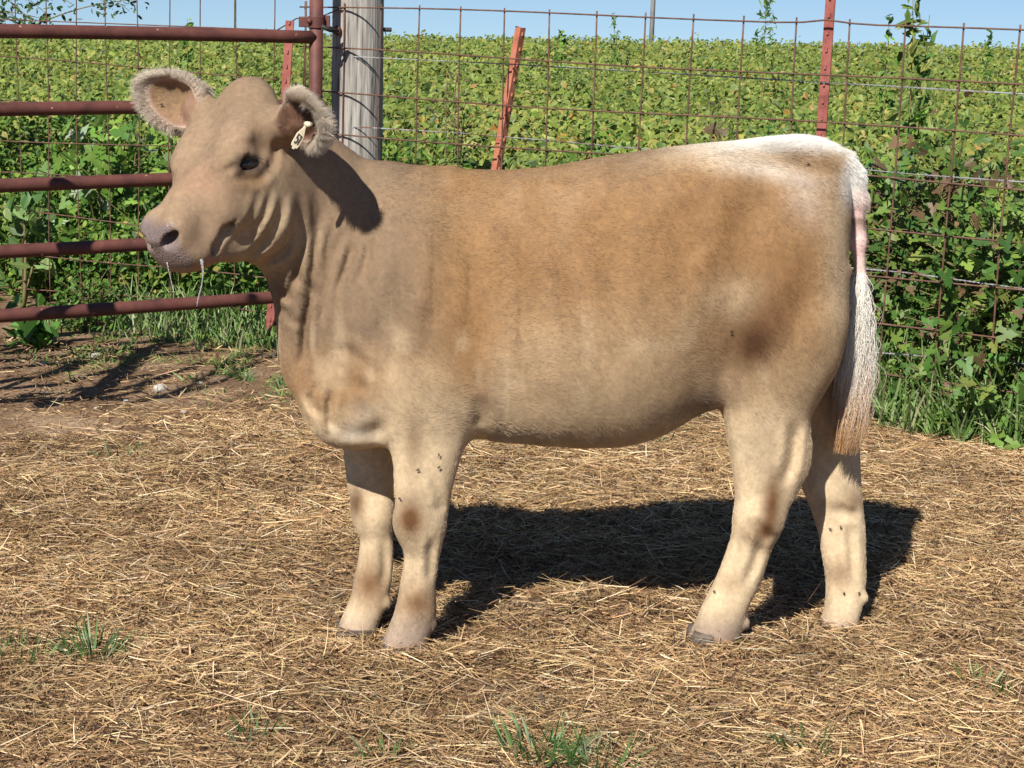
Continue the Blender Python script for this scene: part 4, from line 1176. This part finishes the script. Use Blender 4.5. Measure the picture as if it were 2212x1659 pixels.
    mixin(C_white, .95 * smoothstep(1805, 1835, x + .0 * y) * smoothstep(480, 400, y))
    # tail: white, pink and grey skin
    mixin(C_brown * 1.05, .75 * blob(1668, 690, 50, 105, 1, .5)); mixin(C_brown * .6, 1.1 * blob(1630, 740, 42, 58, 1, .6))
    mixin(C_white, .3 * blob(765, 936, 50, 20) + .12 * blob(790, 890, 40, 30))
    tail = tail_mask(P)
    mixin(C_white, tail); mixin(C_pink, tail * np.clip(1.3 * blob(1846, 500, 60, 105, 3), 0, 1)); mixin(C_grey * .8, tail * .9 * blob(1852, 470, 40, 26) * (n2 > .42))
    # ---- head, in its own frame
    v = P - POLL; t = v @ HX / HL; l = v @ HLt; n = v @ HN
    hm = smoothstep(-.30, -.24, n) * smoothstep(-.24, -.10, t) * smoothstep(-.40, -.46, P[:, 0]) * smoothstep(1.3, 1.2, t) * (P[:, 2] > .5)
    hm = np.maximum(hm, ear_space(P)[0])
    hc = np.broadcast_to(C_face, (len(P), 3)).copy()
    def hmix(c, f):
        f = np.clip(f, 0, 1)[:, None]; hc[:] = hc * (1 - f) + c * f
    hb = lambda a, b, c, ra, rb, rc: np.exp(-((t - a) / ra) ** 2 - ((l - b) / rb) ** 2 - ((n - c) / rc) ** 2)
    hmix(C_grey * 1.1, .7 * smoothstep(.35, .1, t + .3 * (n1 - .5)))
    hmix(np.array((.32, .17, .10)), .45 * hb(.66, .03, -.01, .10, .05, .05))
    hmix(C_cream * .85, .55 * smoothstep(-.05, -.12, n) * smoothstep(.3, .5, t))
    for s in (-1, 1):
        hmix(C_tan * .7, .7 * hb(.49, s * .085, -.075, .06, .03, .02))
        ec, EE = EYES[s]; q = (P - ec) @ EE.T
        hmix(C_dark * .55, 1.3 * np.exp(-((q[:, 0] + .003) / .027) ** 4 - ((q[:, 1] + .004) / .0185) ** 4 - (q[:, 2] / .04) ** 4))
        hmix(C_dark * .8, .75 * np.exp(-((q[:, 0] + .010) / .014) ** 2 - ((q[:, 1] + .021) / .009) ** 2 - (q[:, 2] / .05) ** 2) * (n2 > .35))
        hmix(C_tan * .75, .7 * np.exp(-((q[:, 0] + .01) / .035) ** 2 - ((q[:, 1] + .035) / .018) ** 2 - (q[:, 2] / .05) ** 2))
    hmix(C_face * 1.15, .6 * smoothstep(.80, .90, t))
    nose = smoothstep(.93, 1.02, t - .35 * (n + .03) * (n < -.03) * -1 + .2 * (n2 - .5)) * smoothstep(.058, .044, np.abs(l)) * smoothstep(-.095, -.080, n)
    hmix(np.array((.185, .140, .128)), nose * .92); hmix(np.array((.34, .17, .12)), smoothstep(-.085, -.105, n) * smoothstep(.90, 1.0, t) * .6)
    hmix(C_dark * .3, 1.4 * (hb(1.01, .037, -.038, .04, .012, .018) + hb(1.01, -.037, -.038, .04, .012, .018)) * 0)
    em, erim, eins, _ = ear_space(P)
    hmix(C_tan * .9, em * .6); hmix(np.array((.27, .155, .10)), em * eins * .9 * (l < 0)); hmix(np.array((.13, .062, .036)), em * eins * .9 * (l > 0)); hmix(np.array((.66, .57, .45)), em * erim * .85)  # near ear cup painted dark brown for the shade under its rim
    col[:] = col * (1 - hm[:, None]) + hc * hm[:, None]
    fine = vnoise3(P * np.array([1, 1, .6]) + 2, 75., 11); fine2 = vnoise3(P + 4, 150., 12)
    col *= (.93 + .14 * n2 + .10 * (n1 - .5) + .20 * (fine - .5) + .22 * (fine2 - .5))[:, None]
    return np.clip(col, .01, .85), hm, x, y

if 'calf' in PARTS:
    F, tail_pts = build_calf_field()
    wrinkles(F)
    verts, faces = surface_nets(F.V, (GU0, GW0, GZ0), GS)
    # two rounds of light smoothing
    def smooth_pass(v, f, lam):
        acc = np.zeros_like(v); cnt = np.zeros(len(v))
        for a, b in ((0, 1), (1, 2), (2, 3), (3, 0)):
            np.add.at(acc, f[:, a], v[f[:, b]]); np.add.at(acc, f[:, b], v[f[:, a]])
            np.add.at(cnt, f[:, a], 1); np.add.at(cnt, f[:, b], 1)
        return v + lam * (acc / np.maximum(cnt, 1)[:, None] - v)
    for lam in (.5, -.52, .5, -.52, .4): verts = smooth_pass(verts, faces, lam)
    # keep the largest connected piece only
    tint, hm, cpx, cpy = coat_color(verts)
    calf = empty('calf', CO); calf.rotation_euler = (0, 0, CA)
    tag(calf, 'young tan calf with white rump standing side on with its head turned to the camera', 'calf')
    m, t, b, out = new_mat('calf_hide')
    at = nd(t, 'ShaderNodeAttribute', attribute_name='tint')
    tc = nd(t, 'ShaderNodeTexCoord')
    n = nd(t, 'ShaderNodeTexNoise', Scale=130., Detail=5.); t.links.new(tc.outputs['Object'], n.inputs['Vector'])
    mr = nd(t, 'ShaderNodeMapRange'); mr.inputs['To Min'].default_value = .62; mr.inputs['To Max'].default_value = 1.1
    t.links.new(n.outputs['Fac'], mr.inputs['Value'])
    sc = nd(t, 'ShaderNodeVectorMath', operation='SCALE'); t.links.new(at.outputs['Color'], sc.inputs[0]); t.links.new(mr.outputs[0], sc.inputs['Scale'])
    t.links.new(sc.outputs[0], b.inputs['Base Color'])
    bp = nd(t, 'ShaderNodeBump', Strength=.10, Distance=.002); t.links.new(n.outputs['Fac'], bp.inputs['Height']); t.links.new(bp.outputs[0], b.inputs['Normal'])
    wet = nd(t, 'ShaderNodeAttribute', attribute_name='wet')
    mw = nd(t, 'ShaderNodeMapRange'); mw.inputs['To Min'].default_value = .85; mw.inputs['To Max'].default_value = .30
    t.links.new(wet.outputs['Fac'], mw.inputs['Value']); t.links.new(mw.outputs[0], b.inputs['Roughness'])
    b.inputs['Specular IOR Level'].default_value = .3
    vo = nd(t, 'ShaderNodeTexVoronoi', Scale=260.); t.links.new(tc.outputs['Object'], vo.inputs['Vector'])      # pebbled damp nose
    ml = nd(t, 'ShaderNodeMath', operation='MULTIPLY'); t.links.new(wet.outputs['Fac'], ml.inputs[0]); ml.inputs[1].default_value = .55
    b2 = nd(t, 'ShaderNodeBump', Distance=.0025); t.links.new(ml.outputs[0], b2.inputs['Strength'])
    t.links.new(vo.outputs['Distance'], b2.inputs['Height']); t.links.new(bp.outputs[0], b2.inputs['Normal']); t.links.new(b2.outputs[0], b.inputs['Normal'])
    M_hide = m
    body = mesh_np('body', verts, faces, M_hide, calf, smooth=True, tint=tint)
    vv = verts - POLL; ht, hl, hn = vv @ HX / HL, vv @ HLt, vv @ HN
    wetv = (smoothstep(.95, 1.02, ht) * smoothstep(.058, .045, np.abs(hl)) * smoothstep(-.095, -.082, hn) * hm * (1 - sum(np.exp(-(((ht - 1.04) * HL) / .02) ** 2 - ((hl - s * .034) / .016) ** 2 - ((hn + .032) / .014) ** 2) for s in (-1, 1)))).astype(np.float32)
    a = body.data.attributes.new('wet', 'FLOAT', 'POINT'); a.data.foreach_set('value', wetv)
    # vertex normals
    tri_n = np.cross(verts[faces[:, 2]] - verts[faces[:, 0]], verts[faces[:, 3]] - verts[faces[:, 1]])
    vn = np.zeros_like(verts)
    for k in range(4): np.add.at(vn, faces[:, k], tri_n)
    vn /= np.linalg.norm(vn, axis=1)[:, None] + 1e-12

    # eyes, hooves, ear tag, spittle
    M_eye = noise_mat('eye_wet', [(.3, (.006, .004, .003)), (.7, (.02, .012, .008))], 60, .06, bump=0., spec=.6)
    M_hoof = noise_mat('hoof_horn', [(.3, (.05, .038, .03)), (.7, (.13, .10, .075))], 60, .6, bump=.4)
    for s in (1, -1):
        c, E = EYES[s]
        m = MB(); m.ball(c + E[2] * .0015, (.0255, .0170, .0160), E, 20, 14); m.build('eye', M_eye, calf, smooth=True)
        m = MB()
        for i in range(15):
            a_ = -.022 + .0031 * i; b0 = c + E[0] * a_ + E[1] * (.0105 - 14 * a_ * a_) + E[2] * .016
            m.tube([b0, b0 + E[2] * .008 - E[1] * .003 + E[0] * a_ * .12, b0 + E[2] * .014 - E[1] * .009 + E[0] * a_ * .3], [.0006, .0005, .0002], 4)
        m.build('eyelash', M_fly, calf)
    def hoof(px, py, w, px2):
        c = sg((px + px2) / 2, py, w); half = (sg(px2, py, w)[0] - sg(px, py, w)[0]) / 2
        m = MB()
        for s in (-1, 1):
            vs = []
            prof = [(0, .96), (.5, 1.04), (1, 1.1)]
            for q, sc_ in prof:
                for i in range(14):
                    an = 2 * math.pi * i / 14; cx = math.cos(an); sx = math.sin(an)
                    toe = -.004 * q * max(0, -cx)
                    vs.append([c[0] + half * 1.0 * sc_ * cx + toe * 1.5 - .004, c[1] + s * .0225 + .0215 * sc_ * sx, c[2] + .022 - .046 * q])
            f = [[r * 14 + i, (r + 1) * 14 + i, (r + 1) * 14 + (i + 1) % 14, r * 14 + (i + 1) % 14] for r in range(2) for i in range(14)]
            f.append(list(range(14)))
            m.add(vs, f)
        m.build('hoof', M_hoof, calf, smooth=True)
    hoof(824, 1408, -.06, 920); hoof(730, 1372, .035, 809); hoof(1493, 1378, -.055, 1596); hoof(1774, 1371, .035, 1842)
    # yellow-white ear tag with a dark number, hanging in the near ear
    M_tag = noise_mat('ear_tag_plastic', [(.3, (.66, .56, .36)), (.7, (.80, .72, .52))], 40, .45, bump=.05)
    M_ink = noise_mat('tag_ink', [(.3, (.03, .028, .03)), (.7, (.07, .065, .06))], 60, .6, bump=0.)
    from mathutils.bvhtree import BVHTree
    bv = BVHTree.FromPolygons([Vector(q) for q in (CO + verts @ RC)], faces.tolist())
    def on_hide(px, py, lift=0.):
        dr = Vector(ray(px, py)).normalized(); h = bv.ray_cast(Vector(CAM), dr)
        return np.array(h[0]) - np.array(dr) * lift, h
    ta = to_calf(on_hide(662, 268, .022)[0]); tb = ta + RC @ (at_y(637, 316, 3.36) - at_y(662, 268, 3.36)) + RC @ np.array([0, -.016, 0])
    ey = (ta - tb); TL = np.linalg.norm(ey); ey /= TL
    ez = np.array([.62, -.70, .34]); ez -= ey * (ez @ ey); ez /= np.linalg.norm(ez); ex = np.cross(ey, ez)
    m = MB(); out_ = [(-.0125, 0), (-.0045, -.001), (-.0045, -.005), (.0045, -.005), (.0045, -.001), (.0125, 0), (.0155, .006), (.0150, .030), (.008, .042), (.0045, .047), (.0045, .058), (-.0045, .058), (-.0045, .047), (-.008, .042), (-.0150, .030), (-.0155, .006)]
    sc_ = TL / .058
    m.prism(np.array(out_) * sc_ * (.62, 1), -.0009, .0009, tb, ex, ey, ez)
    et = m.build('ear_tag', M_tag, calf); et['label'] = 'pale ear tag numbered 51 in the near ear'
    m = MB(); q = tb + ey * TL * 1.0 + ez * .002
    m.tube([q - ez * .004, q + ez * .010], .0050, 12); m.tube([q + ez * .01, q + ez * .015], .0035, 8); m.build('tag_stud', M_tag, et, smooth=True)
    m = MB(); glyph = lambda pts: [tb + (ex * x * .62 + ey * yy) * sc_ + ez * .0014 for x, yy in pts]
    five = [(-.0015, .029), (-.0088, .029), (-.0092, .0195), (-.0058, .0215), (-.0022, .020), (-.0012, .0145), (-.0030, .0095), (-.0065, .0078), (-.0098, .0105)]
    one = [(.0032, .0255), (.0062, .029), (.0062, .008)]
    def stroke(p, w):
        p = np.array(p)
        for a_, b_ in zip(p[:-1], p[1:]):
            d = (b_ - a_); d = d / np.linalg.norm(d); sd = np.cross(ez, d) * w
            m.add([a_ - sd - d * w * .6, b_ - sd + d * w * .6, b_ + sd + d * w * .6, a_ + sd - d * w * .6,
                   a_ - sd - d * w * .6 + ez * .0004, b_ - sd + d * w * .6 + ez * .0004, b_ + sd + d * w * .6 + ez * .0004, a_ + sd - d * w * .6 + ez * .0004],
                  [[4, 5, 6, 7], [0, 3, 2, 1], [0, 1, 5, 4], [1, 2, 6, 5], [2, 3, 7, 6], [3, 0, 4, 7]])
    stroke(glyph(five), .0012 * sc_); stroke(glyph(one), .0012 * sc_); m.build('tag_number', M_ink, et)
    # strand of spittle
    mm, t, b, out = new_mat('spittle')
    b.inputs['Base Color'].default_value = (.9, .9, .9, 1); b.inputs['Roughness'].default_value = .08
    b.inputs['Transmission Weight'].default_value = .8; b.inputs['IOR'].default_value = 1.33
    m = MB(); p0 = to_calf(at_y(435, 560, 3.33)); p1 = to_calf(at_y(430, 662, 3.33))
    tt = np.linspace(0, 1, 12)[:, None]; pl = p0 * (1 - tt) + p1 * tt
    pl = pl + np.array([.004, 0, 0]) * np.sin(tt * 4.5); m.tube(pl, [.0030, .0026, .002, .0015, .0012, .0011, .001, .001, .0011, .0012, .001, .0004], 8); m.build('spittle_strand', mm, calf, smooth=True)
    m = MB(); p0 = to_calf(at_y(360, 566, 3.34)); p1 = to_calf(at_y(376, 634, 3.34)); pl = p0 * (1 - tt) + p1 * tt
    m.tube(pl, [.0012, .001, .0009, .0008, .0007, .0007, .0007, .0007, .0008, .0009, .0008, .0003], 8); m.build('spittle_strand', mm, calf, smooth=True)

if 'calf' in PARTS and 'coat' in PARTS:
    # ---- hair: short coat over the whole body, long in ears, topline and tail switch
    M_hair = tint_mat('calf_hair', rough=.42, spec=.5)
    tri = np.concatenate([faces[:, [0, 1, 2]], faces[:, [0, 2, 3]]])
    e1 = verts[tri[:, 1]] - verts[tri[:, 0]]; e2 = verts[tri[:, 2]] - verts[tri[:, 0]]
    area = np.linalg.norm(np.cross(e1, e2), axis=1) / 2
    fc = verts[tri].mean(1)
    nearside = np.where((vn[tri].mean(1)[:, 1] > .45) & (fc[:, 2] < .93), .22, 1.)
    hmf = hm[tri].mean(1)
    wetf = wetv[tri].mean(1)
    vvv = fc - POLL; ft, fl_, fn_ = vvv @ HX / HL, vvv @ HLt, vvv @ HN
    e_m, e_rim, e_in, _ = ear_space(fc)
    earf = e_m * (.8 + 3. * e_rim)
    sockf = sum(np.exp(-(((fc - c) @ E[0]) / .026) ** 4 - (((fc - c) @ E[1]) / .017) ** 4 - (((fc - c) @ E[2]) / .03) ** 4) for c, E in EYES.values())
    dens = area * nearside * (1 + 1.6 * earf + .8 * hmf) * (1 - np.clip(wetf * 1.4, 0, 1)) * (1 - .8 * tail_mask(fc) * (fc[:, 2] < sg(1846, 440, 0)[2])) * (1 - np.clip(sockf * 1.6, 0, 1)) * (fc[:, 2] > .02)
    NH = 760000
    ti = rng.choice(len(tri), NH, p=dens / dens.sum())
    r1, r2 = rng.random((2, NH)); sw = r1 + r2 > 1; r1[sw] = 1 - r1[sw]; r2[sw] = 1 - r2[sw]
    bw = np.stack([1 - r1 - r2, r1, r2], 1)[:, :, None]
    root = (verts[tri[ti]] * bw).sum(1); nor = (vn[tri[ti]] * bw).sum(1); nor /= np.linalg.norm(nor, axis=1)[:, None]
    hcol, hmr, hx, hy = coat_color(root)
    vv = root - POLL; ht, hl, hn = vv @ HX / HL, vv @ HLt, vv @ HN
    ear, erim, eins, eout = ear_space(root)
    # lie of the hair
    flow = np.stack([np.full(NH, .85), np.zeros(NH), np.full(NH, -.55)], 1)
    legk = smoothstep(900, 980, hy)[:, None]; flow = flow * (1 - legk) + np.array([.12, 0, -1]) * legk
    flow = flow * (1 - hmr[:, None]) + (-HX + HLt * 0)[None] * hmr[:, None]
    flow = flow * (1 - ear[:, None]) + (eout + np.array([0, 0, -.25]) * rng.random(NH)[:, None]) * ear[:, None]
    swirl = vnoise3(root, 6., 8) - .5; sw2 = vnoise3(root, 25., 9) - .5
    side = np.cross(nor, flow)
    flow = flow + side * (1.3 * swirl + .9 * sw2)[:, None]
    flow -= nor * (flow * nor).sum(1)[:, None]; flow /= np.linalg.norm(flow, axis=1)[:, None] + 1e-9
    rumpk = smoothstep(380, 310, hy) * smoothstep(1450, 1700, hx) + smoothstep(1810, 1850, hx) * smoothstep(560, 380, hy)
    rumpk = np.clip(rumpk, 0, 1) * (1 - hmr)
    bellyk = smoothstep(900, 960, hy) * (hx > 1050) * (hx < 1560) * (root[:, 2] > .38)
    lenm = .0080 * (1 - .5 * hmr) * (1 - ear) + ear * (.007 + .012 * erim - .003 * eins + .006 * eins * (hl > 0))
    lenm = lenm + .008 * rumpk + .006 * bellyk - .0015 * legk[:, 0] * (1 - hmr)
    L = lenm * rng.uniform(.6, 1.25, NH)
    lift = .20 + .55 * rumpk + .15 * ear + .25 * bellyk - .08 * hmr
    d = flow + nor * lift[:, None] + rng.normal(0, .10, (NH, 3)); d /= np.linalg.norm(d, axis=1)[:, None]
    # no hair down inside the dark ear cup is left long
    p0 = root - nor * .001; p1 = p0 + d * (L * .5)[:, None]; p2 = p0 + d * L[:, None] + flow * (L * .22)[:, None] - nor * (L * .10)[:, None]
    hcol = hcol * (1 + rng.uniform(-.10, .10, (NH, 1)) * (1 + .9 * hmr[:, None])) * (1 + .12 * (sw2[:, None]))
    tipc = ear[:, None] * .0
    hair_sets = [(np.stack([p0, p1, p2], 1), hcol, np.full(NH, .00027) * (1 - .3 * ear))]
    # tail switch
    N2 = 22000
    tp = np.array(tail_pts); k = rng.beta(1.2, 1.3, N2) * .8 + .2
    idxf = 4 + k * (len(tp) - 5); i0 = np.minimum(idxf.astype(int), len(tp) - 2); f_ = (idxf - i0)[:, None]
    r = tp[i0] * (1 - f_) + tp[i0 + 1] * f_; r = r + rng.normal(0, .006, (N2, 3)) + np.array([-.016, 0, 0]) * k[:, None]
    out_ = rng.normal(0, 1, (N2, 3)); out_[:, 2] = 0
    Lh = rng.uniform(.07, .17, N2) * (1.1 - .2 * k)
    dz = np.array([0.0, 0, -1.])
    zb = sg(1845, 955, -.012)[2]
    Lh = np.minimum(Lh, np.maximum(r[:, 2] - zb - rng.uniform(-.02, .03, N2), .03))
    wv = rng.normal(0, .008, (N2, 3)); wv[:, 2] = 0; wv2 = rng.normal(0, .010, (N2, 3)); wv2[:, 2] = 0
    q1 = r + wv + (dz + out_ * .085) * (Lh * .35)[:, None]; q2 = q1 - wv + wv2 + (dz + out_ * .03) * (Lh * .35)[:, None]
    q3 = q2 + (dz + np.array([-.14, 0, 0]) - out_ * .04) * (Lh * .35)[:, None]
    low = (smoothstep(sg(1850, 760, 0)[2], sg(1850, 950, 0)[2], q2[:, 2] + rng.normal(0, .03, N2)))[:, None]
    c = np.array((.78, .73, .63)) * (1 - low) + np.array((.50, .26, .09)) * low
    c = c * rng.uniform(.7, 1.15, (N2, 1))
    def curves_obj(name, pts, col, rad, parent, mat):
        n, k = pts.shape[:2]
        cu = bpy.data.hair_curves.new(name); cu.add_curves([k] * n)
        cu.points.foreach_set('position', pts.astype(np.float32).ravel())
        tp_ = np.linspace(1, .25, k)[None] * np.asarray(rad)[:, None]
        ra = cu.attributes.get('radius') or cu.attributes.new('radius', 'FLOAT', 'POINT')
        ra.data.foreach_set('value', tp_.astype(np.float32).ravel())
        a = cu.attributes.new('tint', 'FLOAT_COLOR', 'CURVE')
        cc = np.ones((n, 4), np.float32); cc[:, :3] = np.clip(col, 0, .9); a.data.foreach_set('color', cc.ravel())
        cu.materials.append(mat)
        return link(name, cu, parent)
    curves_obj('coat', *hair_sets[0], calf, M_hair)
    curves_obj('tail_switch', np.stack([r, q1, q2, q3], 1), c, np.full(N2, .00045), calf, M_hair)

if 'calf' in PARTS and 'small' in PARTS:
    # flies sitting on the calf: found by casting onto the hide
    fm = MB()
    fm.ball((0, 0, .0022), (.0034, .002, .002)); fm.ball((.0042, 0, .0022), (.0015, .0017, .0015))
    for s in (1, -1):
        fm.add([(-.001, s * .0008, .0042), (-.007, s * .0022, .003), (-.0065, s * .0042, .003), (-.001, s * .0022, .004)], [[0, 1, 2, 3]])
        for q in (.002, 0, -.002): fm.tube([(q, s * .001, .002), (q * 1.5, s * .004, .0025), (q * 2, s * .005, 0)], .0003, 4)
    proto = fm.build('fly', M_fly); proto.scale = (.62, .62, .62); first = True
    spots = [(903, 1013, 'on the near foreleg above the knee'), (947, 980, 'on the near foreleg'), (947, 1007, 'on the near foreleg'), (867, 1075, 'on the near foreleg'),
             (1794, 1141, 'on the far hind leg'), (1816, 1137, 'on the far hind leg'), (1823, 1282, 'on the far hind leg'), (1853, 1280, 'on the far hind leg'), (1549, 1240, 'on the near hind leg'), (1546, 1278, 'on the near hind leg'),
             (349, 228, 'inside the far ear'), (528, 357, 'under the eye'), (536, 360, 'under the eye'), (543, 358, 'under the eye'), (549, 363, 'under the eye'), (1745, 358, 'on the white rump'), (1578, 715, 'on the flank')]
    for px, py, where in spots:
        dr = Vector(ray(px, py)).normalized(); hit = bv.ray_cast(Vector(CAM), dr)
        if hit[0] is None: continue
        o = proto if first else proto.copy()
        if not first: COL.objects.link(o)
        first = False
        nz = hit[1]; q = nz.to_track_quat('Z', 'Y'); o.rotation_mode = 'QUATERNION'
        o.rotation_quaternion = q @ Vector((0, 0, 1)).rotation_difference(Vector((0, 0, 1))) @ Matrix.Rotation(rng.uniform(0, 6.28), 3, 'Z').to_quaternion()
        o.location = hit[0] + nz * .004
        tag(o, 'small black fly sitting ' + where + ' of the calf' if 'of' not in where else '', 'fly', 'flies on the calf')
